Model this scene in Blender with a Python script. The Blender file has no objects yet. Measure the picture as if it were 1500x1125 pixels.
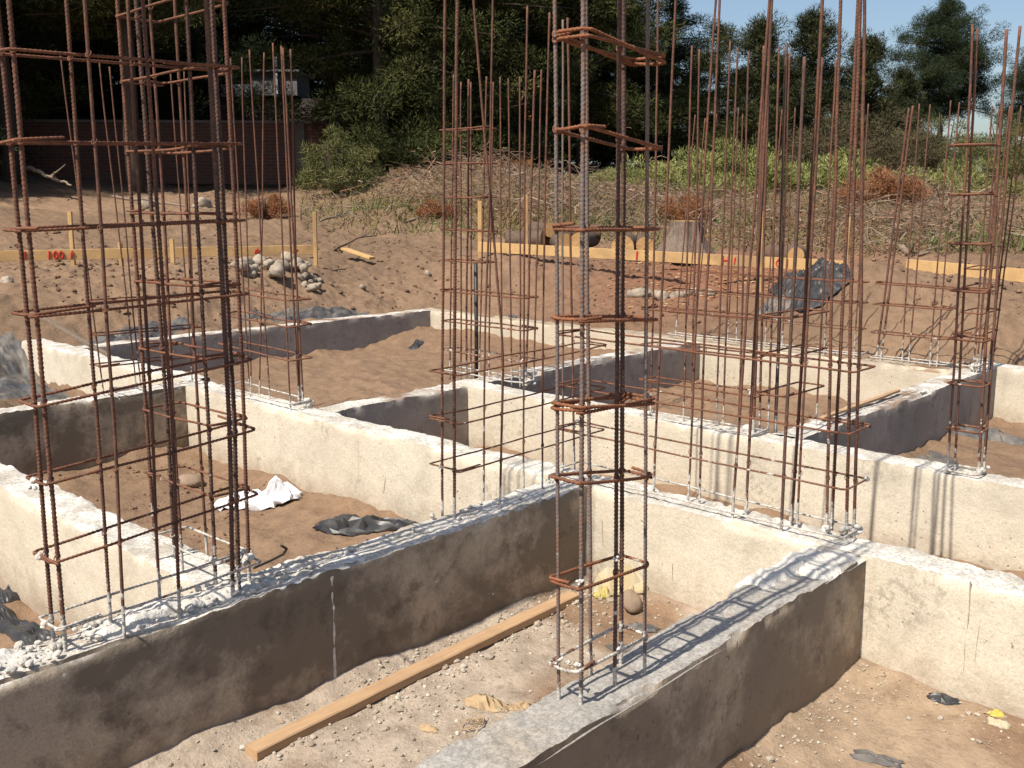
import bpy, math, random
import numpy as np
rng = np.random.default_rng(7)
random.seed(7)
scene = bpy.context.scene
COL = scene.collection
D2R = math.radians

# ------------------------------------------------------------------ camera geometry (measured from the photo)
FOC, IW, IH, CAMH = 1470.0, 1500.0, 1125.0, 1.25
PIT, ROL, YAW = D2R(10.668), D2R(0.256), D2R(47.427)
_f = np.array([math.sin(YAW)*math.cos(PIT), math.cos(YAW)*math.cos(PIT), -math.sin(PIT)])
_r = np.array([math.cos(YAW), -math.sin(YAW), 0.0])
_u = np.cross(_r, _f)
RT = math.cos(ROL)*_r + math.sin(ROL)*_u
UP = -math.sin(ROL)*_r + math.cos(ROL)*_u
FW = _f
ORI = np.array([0, 0, CAMH])

def ray(px, py):
    return ((px-IW/2)*RT - (py-IH/2)*UP)/FOC + FW
def on_z(px, py, z=0.0):
    d = ray(px, py); return ORI + d*((z-CAMH)/d[2])
def on_x(px, py, x):
    d = ray(px, py); return ORI + d*(x/d[0])
def on_y(px, py, y):
    d = ray(px, py); return ORI + d*(y/d[1])
def at_depth(px, py, dep):
    d = ray(px, py); return ORI + d*(dep/math.hypot(d[0], d[1]))
def over(base, px, py):
    """the point straight above `base` (as nearly as possible) on the line of sight through a pixel"""
    d = ray(px, py); t = (base[0]*d[0]+base[1]*d[1])/(d[0]**2+d[1]**2); return ORI + d*t

cam = bpy.data.cameras.new("camera"); camo = bpy.data.objects.new("camera", cam); COL.objects.link(camo)
cam.sensor_width = 36.0; cam.lens = FOC/IW*36.0; cam.clip_start = 0.05; cam.clip_end = 2000
from mathutils import Matrix, Vector
camo.matrix_world = Matrix(((RT[0], UP[0], -FW[0], 0), (RT[1], UP[1], -FW[1], 0), (RT[2], UP[2], -FW[2], CAMH), (0, 0, 0, 1)))
scene.camera = camo

# ------------------------------------------------------------------ noise
def _hash(ix, iy, iz, seed):
    n = (ix*374761393 + iy*668265263 + iz*2147483647 + seed*974634777) & 0xffffffff
    n = ((n ^ (n >> 13))*1274126177) & 0xffffffff
    n = ((n ^ (n >> 16))*2246822519) & 0xffffffff
    return ((n ^ (n >> 15)) & 0xffffff)/float(0xffffff)*2-1
def vnoise(p, seed=0):
    p = np.asarray(p, float); i = np.floor(p).astype(np.int64); f = p-i; f = f*f*f*(f*(f*6-15)+10)
    out = 0
    for dx in (0, 1):
        for dy in (0, 1):
            for dz in (0, 1):
                w = (f[..., 0] if dx else 1-f[..., 0])*(f[..., 1] if dy else 1-f[..., 1])*(f[..., 2] if dz else 1-f[..., 2])
                out = out + w*_hash(i[..., 0]+dx, i[..., 1]+dy, i[..., 2]+dz, seed)
    return out
def fbm(p, scale, octv=4, seed=0, gain=0.5):
    p = np.asarray(p, float)*scale; a = 1.0; s = 0.0; t = 0.0
    for o in range(octv):
        s = s + a*vnoise(p, seed+o*13); t += a; a *= gain; p = p*2.03+17.1
    return s/t
def sstep(a, b, x):
    t = np.clip((x-a)/(b-a), 0, 1); return t*t*(3-2*t)

# ------------------------------------------------------------------ mesh helpers
class MB:
    """collects vertices and faces (n-gons of 3 or 4) for ONE mesh"""
    def __init__(s): s.v = []; s.q = []; s.t = []; s.n = 0; s.a = []
    def add(s, v, q=None, t=None, a=None):
        v = np.asarray(v, float).reshape(-1, 3)
        if q is not None and len(q): s.q.append(np.asarray(q, np.int64)+s.n)
        if t is not None and len(t): s.t.append(np.asarray(t, np.int64)+s.n)
        s.v.append(v); s.a.append(np.zeros(len(v)) if a is None else np.broadcast_to(np.asarray(a, float), (len(v),)))
        s.n += len(v); return s
    def tube(s, path, r, sides=6, cap=True, a=None):
        v, q = tube(path, r, sides); n = len(v); t = None
        if cap:
            m = sides
            c0 = len(v); v = np.vstack([v, v[:m].mean(0), v[-m:].mean(0)])
            t = [(c0, (k+1) % m, k) for k in range(m)] + [(c0+1, n-m+k, n-m+(k+1) % m) for k in range(m)]
        return s.add(v, q, t, a)
    def box(s, lo, hi, M=None):
        x0, y0, z0 = lo; x1, y1, z1 = hi
        v = np.array([(x0,y0,z0),(x1,y0,z0),(x1,y1,z0),(x0,y1,z0),(x0,y0,z1),(x1,y0,z1),(x1,y1,z1),(x0,y1,z1)], float)
        if M is not None: v = M(v)
        return s.add(v, [(0,3,2,1),(4,5,6,7),(0,1,5,4),(1,2,6,5),(2,3,7,6),(3,0,4,7)])
    def build(s, name, mat, parent=None, origin=None, smooth=False, attr=None, sharp=0):
        v = np.vstack(s.v) if s.v else np.zeros((0, 3))
        o = np.zeros(3) if origin is None else np.asarray(origin, float)
        me = bpy.data.meshes.new(name)
        q = np.vstack(s.q) if s.q else np.zeros((0, 4), np.int64)
        t = np.vstack(s.t) if s.t else np.zeros((0, 3), np.int64)
        me.vertices.add(len(v)); me.vertices.foreach_set("co", (v-o).astype(np.float32).ravel())
        loops = np.concatenate([q.ravel(), t.ravel()]).astype(np.int32)
        me.loops.add(len(loops)); me.loops.foreach_set("vertex_index", loops)
        starts = np.concatenate([np.arange(len(q))*4, len(q)*4+np.arange(len(t))*3]).astype(np.int32)
        me.polygons.add(len(starts)); me.polygons.foreach_set("loop_start", starts)
        me.polygons.foreach_set("use_smooth", np.full(len(starts), bool(smooth)))
        if attr:
            at = me.attributes.new(attr, 'FLOAT', 'POINT'); at.data.foreach_set("value", np.concatenate(s.a).astype(np.float32))
        me.update(calc_edges=True)
        if sharp: me.set_sharp_from_angle(angle=math.radians(sharp))
        if mat is not None: me.materials.append(mat)
        ob = bpy.data.objects.new(name, me); COL.objects.link(ob)
        if parent is not None:
            ob.parent = parent; ob.location = Vector(o) - Vector(parent.location) if False else Vector(o)
            ob.location = Vector(o)-WORLD.get(parent.name, Vector((0, 0, 0)))
        else:
            ob.location = Vector(o)
        WORLD[ob.name] = Vector(o)
        return ob
WORLD = {}
def tube(path, r, sides=6):
    path = np.asarray(path, float); n = len(path)
    r = np.broadcast_to(np.asarray(r, float), (n,)) if np.ndim(r) < 2 else np.asarray(r, float)
    tan = np.gradient(path, axis=0); tan /= np.maximum(np.linalg.norm(tan, axis=1, keepdims=True), 1e-9)
    ref = np.array([0.0, 0, 1]) if abs(tan[0, 2]) < .9 else np.array([1.0, 0, 0])
    U = np.zeros((n, 3)); u = ref-tan[0]*(ref@tan[0])
    for i in range(n):
        u = u-tan[i]*(u@tan[i]); u = u/max(np.linalg.norm(u), 1e-9); U[i] = u
    Wv = np.cross(tan, U); th = np.arange(sides)*2*math.pi/sides
    rr = r[:, None] if r.ndim == 1 else r
    v = path[:, None, :] + (U[:, None, :]*np.cos(th)[None, :, None] + Wv[:, None, :]*np.sin(th)[None, :, None])*rr[..., None]
    i = np.arange(n-1)[:, None]*sides; k = np.arange(sides)[None, :]; k2 = (k+1) % sides
    q = np.stack([i+k, i+k2, i+sides+k2, i+sides+k], -1).reshape(-1, 4)
    return v.reshape(-1, 3), q
def resample(path, step):
    path = np.asarray(path, float); d = np.r_[0, np.cumsum(np.linalg.norm(np.diff(path, axis=0), axis=1))]
    n = max(2, int(d[-1]/step)+1); s = np.linspace(0, d[-1], n)
    return np.stack([np.interp(s, d, path[:, k]) for k in range(3)], 1), s
def grid_faces(nu, nv):
    i = np.arange(nu-1)[:, None]*nv; j = np.arange(nv-1)[None, :]
    return np.stack([i+j, i+nv+j, i+nv+j+1, i+j+1], -1).reshape(-1, 4)
def tag(o, label, cat, group=None, kind=None):
    o['label'] = label; o['category'] = cat
    if group: o['group'] = group
    if kind: o['kind'] = kind
    return o
def empty(name, loc):
    o = bpy.data.objects.new(name, None); COL.objects.link(o); o.location = Vector(loc); o.empty_display_size = .1
    WORLD[o.name] = Vector(loc); return o
def copy_thing(root, loc, rz=0.0, sc=(1, 1, 1)):
    c = root.copy(); COL.objects.link(c); c.location = Vector(loc); c.rotation_euler = (0, 0, rz); c.scale = sc
    for ch in [o for o in root.children]:
        d = ch.copy(); COL.objects.link(d); d.parent = c
    return c

# unit icosphere for stones
def ico(sub=1):
    import bmesh
    bm = bmesh.new(); bmesh.ops.create_icosphere(bm, subdivisions=sub, radius=1.0)
    v = np.array([x.co[:] for x in bm.verts]); f = np.array([[x.index for x in p.verts] for p in bm.faces]); bm.free(); return v, f
ICO1, ICO2, ICO3 = ico(1), ico(2), ico(3)
def stone(mb, c, size, seed, base=ICO2, squash=.75, rough=.35):
    v, f = base; r = np.random.default_rng(seed)
    w = v*(1+rough*fbm(v+seed*3.7, 1.1, 2, seed % 97)[:, None])
    A, _ = np.linalg.qr(r.normal(size=(3, 3))); s = np.array([1, r.uniform(.7, 1), r.uniform(.55, .9)])
    w = (w*s)@A.T; w[:, 2] *= squash
    mb.add(np.asarray(c)+w*size, None, f, a=r.random())

# ------------------------------------------------------------------ materials
def nodes_of(m):
    m.use_nodes = True; nt = m.node_tree; nt.nodes.clear(); return nt
class NT:
    def __init__(s, name, rough=.9, spec=.2):
        s.m = bpy.data.materials.new(name); s.nt = nodes_of(s.m); s.out = s.N('ShaderNodeOutputMaterial')
        s.b = s.N('ShaderNodeBsdfPrincipled'); s.b.inputs['Roughness'].default_value = rough
        s.b.inputs['Specular IOR Level'].default_value = spec; s.L(s.b.outputs[0], s.out.inputs[0])
        s.pos = None
    def N(s, t, **k):
        n = s.nt.nodes.new(t)
        for a, v in k.items(): setattr(n, a, v)
        return n
    def L(s, a, b): s.nt.links.new(a, b)
    def P(s):
        if s.pos is None: s.pos = s.N('ShaderNodeNewGeometry')
        return s.pos.outputs['Position']
    def noise(s, scale, detail=4, rough=.55, vec=None, dist=0.0):
        n = s.N('ShaderNodeTexNoise'); n.inputs['Scale'].default_value = scale; n.inputs['Detail'].default_value = detail
        n.inputs['Roughness'].default_value = rough; n.inputs['Distortion'].default_value = dist
        s.L(vec if vec is not None else s.P(), n.inputs['Vector']); return n.outputs[0]
    def voro(s, scale, vec=None, feature='F1'):
        n = s.N('ShaderNodeTexVoronoi'); n.feature = feature; n.inputs['Scale'].default_value = scale
        s.L(vec if vec is not None else s.P(), n.inputs['Vector']); return n.outputs[0]
    def ramp(s, fac, stops, interp='LINEAR'):
        r = s.N('ShaderNodeValToRGB'); r.color_ramp.interpolation = interp; e = r.color_ramp.elements
        while len(e) < len(stops): e.new(.5)
        for k, (p, c) in enumerate(stops): e[k].position = p; e[k].color = (c[0], c[1], c[2], 1) if not np.isscalar(c) else (c, c, c, 1)
        s.L(fac, r.inputs[0]); return r.outputs[0]
    def mix(s, fac, a, b, mode='MIX'):
        n = s.N('ShaderNodeMix'); n.data_type = 'RGBA'; n.blend_type = mode
        for sock, v in ((n.inputs[0], fac), (n.inputs[6], a), (n.inputs[7], b)):
            if isinstance(v, bpy.types.NodeSocket): s.L(v, sock)
            elif np.isscalar(v): sock.default_value = v
            else: sock.default_value = (v[0], v[1], v[2], 1)
        return n.outputs[2]
    def math(s, op, a, b=0.0, clamp=False):
        n = s.N('ShaderNodeMath'); n.operation = op; n.use_clamp = clamp
        for sock, v in ((n.inputs[0], a), (n.inputs[1], b)):
            if isinstance(v, bpy.types.NodeSocket): s.L(v, sock)
            else: sock.default_value = v
        return n.outputs[0]
    def sep(s, v):
        n = s.N('ShaderNodeSeparateXYZ'); s.L(v, n.inputs[0]); return n.outputs
    def scaled(s, v, xyz):
        n = s.N('ShaderNodeVectorMath'); n.operation = 'MULTIPLY'; s.L(v, n.inputs[0]); n.inputs[1].default_value = xyz; return n.outputs[0]
    def attr(s, name):
        n = s.N('ShaderNodeAttribute'); n.attribute_name = name; return n
    def color(s, c):
        if isinstance(c, bpy.types.NodeSocket): s.L(c, s.b.inputs['Base Color'])
        else: s.b.inputs['Base Color'].default_value = (c[0], c[1], c[2], 1)
        return s
    def bump(s, h, strength=.5, dist=.01):
        n = s.N('ShaderNodeBump'); n.inputs['Strength'].default_value = strength; n.inputs['Distance'].default_value = dist
        s.L(h, n.inputs['Height']); s.L(n.outputs[0], s.b.inputs['Normal']); return s

def concrete(name, base, alt, damp=None, damp_amt=.5, top=None, topalt=None, pits=.5, earth=0.0):
    m = NT(name, .93, .15)
    c = m.mix(m.ramp(m.noise(2.2, 5, .6), [(.35, 0), (.68, 1)]), base, alt)
    streak = m.noise(7.0, 5, .7, vec=m.scaled(m.P(), (1, 1, .5)))
    c = m.mix(m.ramp(streak, [(.45, 0), (.75, .35)]), c, tuple(x*.72 for x in alt))
    fine = m.noise(55, 3, .7)
    c = m.mix(m.ramp(fine, [(.35, .16), (.6, 0)]), c, tuple(x*.5 for x in alt))
    blot = m.noise(3.6, 7, .68, dist=.4)
    c = m.mix(m.ramp(blot, [(.50, 0), (.66, .5)]), c, tuple(x*.68 for x in alt))
    c = m.mix(m.ramp(m.noise(1.1, 5, .6), [(.40, .35), (.58, 0)]), c, tuple(x*f for x, f in zip(alt, (.80, .76, .70))))
    if damp is not None:
        d = m.noise(1.8, 8, .70, dist=.15)
        c = m.mix(m.math('MULTIPLY', m.ramp(d, [(.44, 0), (.54, 1)]), damp_amt), c, damp)
        c = m.mix(m.ramp(m.noise(7.5, 6, .7), [(.56, 0), (.68, .6)]), c, tuple(x*.55 for x in damp))
        c = m.mix(m.ramp(m.voro(9), [(.035, 1), (.05, 0)]), c, (.6, .57, .52))
    # pinholes left by air bubbles
    wv = m.N('ShaderNodeTexNoise'); wv.inputs['Scale'].default_value = 30; wv.inputs['Detail'].default_value = 3; m.L(m.P(), wv.inputs['Vector'])
    wa = m.N('ShaderNodeVectorMath'); wa.operation = 'MULTIPLY_ADD'; m.L(wv.outputs['Color'], wa.inputs[0]); wa.inputs[1].default_value = (.030, .030, .030); m.L(m.scaled(m.P(), (1, 1, .6)), wa.inputs[2])
    pv = m.voro(34, vec=wa.outputs[0]); pm = m.noise(4, 3)
    pit = m.math('MULTIPLY', m.ramp(pv, [(.07, 1), (.20, 0)]), m.ramp(pm, [(.53, 0), (.64, 1)]))
    c = m.mix(m.math('MULTIPLY', pit, pits), c, tuple(x*.30 for x in alt))
    # patches of honeycombing and drip marks
    hm = m.math('MULTIPLY', m.ramp(m.noise(2.1, 3, .5), [(.60, 0), (.68, 1)]), m.ramp(m.noise(34, 4, .7), [(.50, 0), (.60, 1)]))
    c = m.mix(m.math('MULTIPLY', hm, .55), c, tuple(x*.42 for x in alt))
    dr = m.math('MULTIPLY', m.ramp(m.noise(16, 4, .6, vec=m.scaled(m.P(), (1, 1, .05))), [(.60, 0), (.70, 1)]), m.ramp(m.noise(1.3, 3), [(.48, 0), (.6, 1)]))
    c = m.mix(m.math('MULTIPLY', dr, .35), c, tuple(x*f for x, f in zip(alt, (.62, .55, .48))))
    # lime splashes and dust on the upper face
    nz = m.sep(m.N('ShaderNodeNewGeometry').outputs['Normal'])[2]
    up = m.math('MULTIPLY', m.ramp(nz, [(.45, 0), (.8, 1)]), 1.0)
    t = m.mix(m.ramp(m.noise(6, 7, .72), [(.42, 0), (.58, 1)]), top or base, topalt or alt)
    t = m.mix(m.ramp(m.noise(2.3, 5, .65), [(.52, 0), (.66, .55)]), t, (.36, .29, .215))
    t = m.mix(m.ramp(m.noise(70, 2, .6), [(.38, .5), (.6, 0)]), t, tuple(x*.5 for x in (topalt or alt)))
    c = m.mix(up, c, t)
    if earth > 0:
        e = m.math('MULTIPLY', m.ramp(m.noise(2.8, 4, .6), [(.5, 0), (.6, 1)]), earth)
        c = m.mix(m.math('MULTIPLY', e, up), c, (.20, .115, .065))
    # soil splashed on the foot of the wall
    z = m.sep(m.P())[2]
    foot = m.math('MULTIPLY', m.ramp(m.math('ADD', m.math('MULTIPLY', z, -1.0), m.math('MULTIPLY', m.noise(11, 6, .75), .42)), [(.50, 0), (.70, 1)]), .62)
    c = m.mix(foot, c, (.24, .16, .105))
    gr = m.noise(140, 2, .7); c = m.mix(m.ramp(gr, [(.36, .32), (.52, 0)]), c, tuple(x*.45 for x in alt))
    m.color(c)
    h = m.math('ADD', m.math('ADD', m.math('MULTIPLY', m.noise(12, 6, .7), .8), m.math('MULTIPLY', fine, .3)), m.math('MULTIPLY', pit, -.8))
    m.bump(h, .55, .012); return m.m

MAT = {}
WHT, WH2 = (.74, .71, .65), (.47, .43, .37)
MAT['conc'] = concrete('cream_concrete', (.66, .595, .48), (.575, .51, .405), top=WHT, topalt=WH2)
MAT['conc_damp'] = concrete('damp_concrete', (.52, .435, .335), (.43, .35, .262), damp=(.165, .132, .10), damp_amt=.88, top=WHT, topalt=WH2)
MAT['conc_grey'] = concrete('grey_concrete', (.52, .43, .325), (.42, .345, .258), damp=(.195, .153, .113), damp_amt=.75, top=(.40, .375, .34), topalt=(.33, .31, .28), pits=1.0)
MAT['conc_shade'] = concrete('shade_toned_concrete', (.42, .375, .335), (.35, .31, .28), damp=(.23, .20, .178), damp_amt=.5, top=WHT, topalt=WH2, earth=.9)  # side faces toned darker so the colour carries the shade on these walls
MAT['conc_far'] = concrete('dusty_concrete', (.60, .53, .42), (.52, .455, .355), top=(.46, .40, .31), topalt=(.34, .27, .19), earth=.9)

def rust(name, dark, orange, amt=.5, cement=0.0, sc=1.0):
    m = NT(name, .85, .25)
    n = m.noise(38*sc, 4, .65); n2 = m.noise(6*sc, 3, .6)
    f = m.ramp(m.math('ADD', m.math('MULTIPLY', n, .6), m.math('MULTIPLY', n2, .5)), [(.55-.25*amt, 0), (.75-.25*amt, 1)])
    c = m.mix(f, dark, orange)
    c = m.mix(m.ramp(m.noise(120, 2, .6), [(.4, .45), (.6, 0)]), c, tuple(x*.5 for x in dark))
    if cement > 0:
        z = m.sep(m.P())[2]
        k = m.math('ADD', m.math('MULTIPLY', z, -1.0/cement), m.math('MULTIPLY', m.noise(23, 4, .7), 1.75))
        cf = m.ramp(k, [(.42, 0), (.50, 1)])
        cf2 = m.math('MAXIMUM', cf, m.math('MULTIPLY', m.ramp(m.math('ADD', m.noise(16, 3, .6), m.math('MULTIPLY', z, -.16)), [(.60, 0), (.63, 1)]), .9))
        c = m.mix(cf2, c, m.mix(m.ramp(m.noise(60, 3, .7), [(.35, 0), (.65, 1)]), (.26, .235, .205), (.58, .55, .50)))
    m.color(c); m.bump(m.math('ADD', n, m.noise(150, 2)), .5, .002); return m.m
MAT['bar'] = rust('rusty_bar', (.095, .052, .040), (.185, .082, .050), .45, .22)
MAT['bar_dark'] = rust('dark_rusty_bar', (.085, .055, .046), (.15, .078, .054), .3, .12)
MAT['bar_grey'] = rust('grey_steel_bar', (.17, .14, .13), (.20, .105, .065), .25, .11)
MAT['bar_white'] = rust('cement_splashed_bar', (.10, .054, .042), (.195, .085, .05), .5, .36)
MAT['loop'] = rust('rusty_stirrup', (.115, .055, .038), (.21, .088, .048), .6, .16)
MAT['loop_orange'] = rust('bright_rusty_stirrup', (.135, .06, .036), (.25, .098, .046), .6, .10)
MAT['loop_white'] = rust('cement_splashed_stirrup', (.13, .068, .048), (.22, .10, .055), .5, .34)
cm = NT('cement_lump', .95, .1); cm.color(cm.mix(cm.noise(40, 4), (.40, .38, .34), (.66, .63, .58))); cm.bump(cm.noise(60, 4), .8, .01); MAT['cement'] = cm.m

def wood(name, a, b, scale=(1, 1, 1), rough=.8):
    m = NT(name, rough, .25); n = m.noise(14, 5, .6, vec=m.scaled(m.N('ShaderNodeTexCoord').outputs['Object'], scale))
    c = m.mix(m.ramp(n, [(.3, 0), (.7, 1)]), a, b); c = m.mix(m.ramp(m.noise(9, 3), [(.5, 0), (.75, .35)]), c, tuple(x*.5 for x in a))
    m.color(c); m.bump(n, .3, .004); return m.m
MAT['plank'] = wood('weathered_plank', (.47, .31, .18), (.37, .235, .13), (.5, 6, 6))
MAT['board'] = wood('new_pine_board', (.56, .365, .165), (.44, .27, .115), (3, 3, 9))
_m = MAT['board']; _nt = _m.node_tree; _b = [n for n in _nt.nodes if n.type == 'BSDF_PRINCIPLED'][0]; _src = _b.inputs['Base Color'].links[0].from_socket
_no = _nt.nodes.new('ShaderNodeTexNoise'); _no.inputs['Scale'].default_value = 2.3; _no.inputs['Detail'].default_value = 6
_ge = _nt.nodes.new('ShaderNodeNewGeometry'); _nt.links.new(_ge.outputs['Position'], _no.inputs['Vector'])
_rp = _nt.nodes.new('ShaderNodeValToRGB'); _rp.color_ramp.elements[0].position = .48; _rp.color_ramp.elements[0].color = (0, 0, 0, 1); _rp.color_ramp.elements[1].position = .66; _rp.color_ramp.elements[1].color = (.7, .7, .7, 1); _nt.links.new(_no.outputs[0], _rp.inputs[0])
_mx = _nt.nodes.new('ShaderNodeMix'); _mx.data_type = 'RGBA'; _nt.links.new(_rp.outputs[0], _mx.inputs[0]); _nt.links.new(_src, _mx.inputs[6]); _mx.inputs[7].default_value = (.27, .165, .09, 1); _nt.links.new(_mx.outputs[2], _b.inputs['Base Color'])
MAT['cutwood'] = wood('fresh_cut_wood', (.47, .29, .125), (.33, .185, .075), (3, 3, 3))
MAT['bark'] = wood('pine_bark', (.15, .10, .07), (.075, .05, .036), (3, 3, .8))
MAT['stumpbark'] = wood('grey_stump_bark', (.24, .18, .14), (.07, .05, .04), (5, 5, .8))
MAT['trunk'] = wood('dark_trunk', (.085, .062, .045), (.045, .033, .024), (2, 2, .5))
MAT['branch'] = wood('grey_branch', (.26, .20, .15), (.16, .12, .09), (4, 4, 4))
pm_ = NT('red_spray_paint', .7, .2); pm_.color(pm_.mix(pm_.noise(40, 3), (.45, .035, .022), (.47, .07, .04))); MAT['redpaint'] = pm_.m

def plain(name, c1, c2, rough=.6, spec=.3, sc=12, bump=.3, bd=.01):
    m = NT(name, rough, spec); n = m.noise(sc, 4); m.color(m.mix(m.ramp(n, [(.35, 0), (.65, 1)]), c1, c2)); m.bump(n, bump, bd); return m.m
MAT['blackplastic'] = plain('black_plastic_sheet', (.020, .021, .024), (.055, .052, .050), .42, .45, 9)
MAT['dustyplastic'] = plain('dusty_plastic_sheet', (.055, .056, .062), (.15, .13, .11), .58, .35, 7)
MAT['whiteplastic'] = plain('white_plastic_bag', (.74, .73, .73), (.60, .60, .61), .4, .4, 30)
MAT['paper'] = plain('torn_kraft_paper', (.42, .31, .185), (.33, .235, .14), .85, .2, 14)
MAT['yellowbag'] = plain('yellow_paper_sack', (.42, .34, .20), (.46, .41, .31), .8, .2, 9)
MAT['yellow'] = plain('yellow_print', (.46, .37, .08), (.44, .38, .20), .7, .2, 20)
MAT['blueprint'] = plain('blue_print', (.30, .33, .36), (.16, .22, .30), .7, .2, 20)
MAT['pipe'] = plain('black_pipe', (.02, .02, .02), (.035, .033, .03), .5, .4, 8)

st = NT('field_stone', .9, .2); a_ = st.attr('tint').outputs['Fac']
st.color(st.mix(st.ramp(st.noise(14, 4), [(.35, 0), (.7, .6)]), st.ramp(a_, [(0, (.32, .265, .20)), (.5, (.40, .335, .255)), (1, (.25, .21, .17))]), (.15, .11, .08)))
st.bump(st.noise(40, 4), .5, .01); MAT['stone'] = st.m
br0 = NT('brown_rock', .9, .2); br0.color(br0.mix(br0.noise(16, 4), (.30, .22, .16), (.20, .145, .10))); br0.bump(br0.noise(40, 4), .5, .01); MAT['brownrock'] = br0.m
gv = NT('gravel', .95, .15); a_ = gv.attr('tint').outputs['Fac']
gv.color(gv.ramp(a_, [(0, (.29, .235, .175)), (.5, (.38, .325, .26)), (.85, (.48, .44, .37)), (1, (.22, .17, .125))])); MAT['gravel'] = gv.m
mr = NT('mortar_rubble', .95, .15); a_ = mr.attr('tint').outputs['Fac']
mr.color(mr.mix(mr.noise(30, 3), mr.ramp(a_, [(0, (.45, .425, .38)), (1, (.66, .63, .58))]), (.38, .35, .30))); mr.bump(mr.noise(60, 3), .6, .008); MAT['rubble'] = mr.m
cl = NT('soil_clod', .98, .05); a_ = cl.attr('tint').outputs['Fac']
cl.color(cl.ramp(a_, [(0, (.22, .145, .097)), (.6, (.15, .095, .06)), (1, (.11, .068, .044))])); MAT['clod'] = cl.m
ch = NT('wood_chips', .9, .15); a_ = ch.attr('tint').outputs['Fac']
ch.color(ch.ramp(a_, [(0, (.22, .095, .05)), (.5, (.30, .155, .08)), (1, (.42, .28, .15))])); MAT['chips'] = ch.m
br_ = NT('dead_twigs', .95, .1); a_ = br_.attr('tint').outputs['Fac']
br_.color(br_.ramp(a_, [(0, (.12, .08, .056)), (.45, (.215, .15, .107)), (.8, (.29, .215, .155)), (.9, (.29, .14, .075)), (1, (.38, .31, .24))])); MAT['twigs'] = br_.m
wd = NT('weeds', .9, .1); a_ = wd.attr('tint').outputs['Fac']
wd.color(wd.ramp(a_, [(0, (.21, .15, .065)), (.4, (.15, .13, .05)), (.7, (.085, .11, .035)), (1, (.13, .17, .05))])); MAT['weeds'] = wd.m

def foliage(name, stops):
    m = NT(name, .9, .03); a = m.attr('tint').outputs['Fac']; n = m.noise(.9, 3)
    m.color(m.ramp(m.math('ADD', m.math('MULTIPLY', a, .65), m.math('MULTIPLY', n, .35)), stops)); return m.m
MAT['pine'] = foliage('pine_needles', [(.15, (.028, .034, .013)), (.5, (.052, .058, .021)), (.8, (.092, .092, .034)), (.97, (.125, .088, .038))])
MAT['pinedark'] = foliage('dark_pine_needles', [(.15, (.018, .026, .015)), (.5, (.032, .044, .022)), (.9, (.060, .072, .032))])
MAT['cypress'] = foliage('cypress_foliage', [(.15, (.030, .036, .018)), (.5, (.052, .058, .027)), (.9, (.095, .098, .045))])
MAT['broom'] = foliage('broom_foliage', [(.15, (.14, .15, .05)), (.5, (.205, .215, .075)), (.9, (.28, .28, .11))])
MAT['olive'] = foliage('olive_foliage', [(.15, (.07, .078, .030)), (.5, (.11, .115, .045)), (.9, (.16, .155, .06))])
MAT['brownbush'] = foliage('brown_scrub', [(.15, (.06, .048, .030)), (.5, (.085, .07, .04)), (.9, (.12, .10, .055))])
MAT['deadneedles'] = foliage('dead_needles', [(.15, (.16, .065, .03)), (.5, (.24, .105, .05)), (.9, (.30, .16, .085))])

# ------------------------------------------------------------------ light and sky
ELEV = D2R(52.8)
ldir = Vector((1.0, -0.025, -math.tan(ELEV))).normalized()
sun = bpy.data.lights.new('sun', 'SUN'); sun.energy = 4.9; sun.angle = D2R(.53); sun.color = (1.0, .93, .82)
so = bpy.data.objects.new('sun', sun); COL.objects.link(so); so.rotation_euler = ldir.to_track_quat('-Z', 'Y').to_euler(); so.location = (-5, 0, 12)
w = bpy.data.worlds.new("World"); scene.world = w; w.use_nodes = True; nt = w.node_tree; nt.nodes.clear()
wo = nt.nodes.new('ShaderNodeOutputWorld'); bg = nt.nodes.new('ShaderNodeBackground'); sk = nt.nodes.new('ShaderNodeTexSky')
sk.sky_type = 'NISHITA'; sk.sun_disc = False; sk.sun_elevation = ELEV
sd = -ldir; sk.sun_rotation = math.atan2(sd.x, sd.y)
sk.air_density = 1.0; sk.dust_density = 1.8; sk.ozone_density = 1.5
bg.inputs[1].default_value = 0.098
nt.links.new(sk.outputs[0], bg.inputs[0]); nt.links.new(bg.outputs[0], wo.inputs[0])
scene.view_settings.view_transform = 'Standard'; scene.view_settings.look = 'None'; scene.view_settings.gamma = 1
scene.view_settings.exposure = 0.45
scene.cycles.max_bounces = 6

# ------------------------------------------------------------------ terrain
LV = []      # foundation bays: x0,x1,y0,y1,level
def bay(x0, x1, y0, y1, z): LV.append((x0, x1, y0, y1, z))
TH = .18
NY0, NY1 = 1.36, 1.54
FY0, FY1 = 2.62, 2.80
BX0, BX1 = 1.58, 1.76
CX0, CX1 = 3.34, 3.53
DX0, DX1 = 4.64, 4.82
EX0, EX1 = 7.50, 7.68
GX0, GX1 = 7.95, 8.13
AY3 = (2.35, 2.53); AY4 = (4.66, 4.84); AY5 = (8.12, 8.30); AY6 = (6.00, 6.18)
bay(-6, CX0+.09, NY1-.09, FY0+.09, -.43)
bay(-6, CX0+.09, -6, NY0+.09, -.435)
bay(-6, BX0+.09, FY1-.09, AY6[0]+.09, -.52)
bay(BX1-.09, CX0+.09, FY1-.09, AY6[0]+.09, -.44)
bay(CX1-.09, DX0+.09, -6, AY4[0]+.09, -.42)
bay(CX1-.09, EX0+.09, AY4[1]-.09, AY5[0]+.09, -.32)
bay(DX1-.09, EX0+.09, AY3[1]-.09, AY4[0]+.09, -.36)
bay(DX1-.09, GX0+.09, -6, AY3[0]+.09, -.40)
CP = []
def cp(px, py, dep): CP.append(tuple(at_depth(px, py, dep)))
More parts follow.
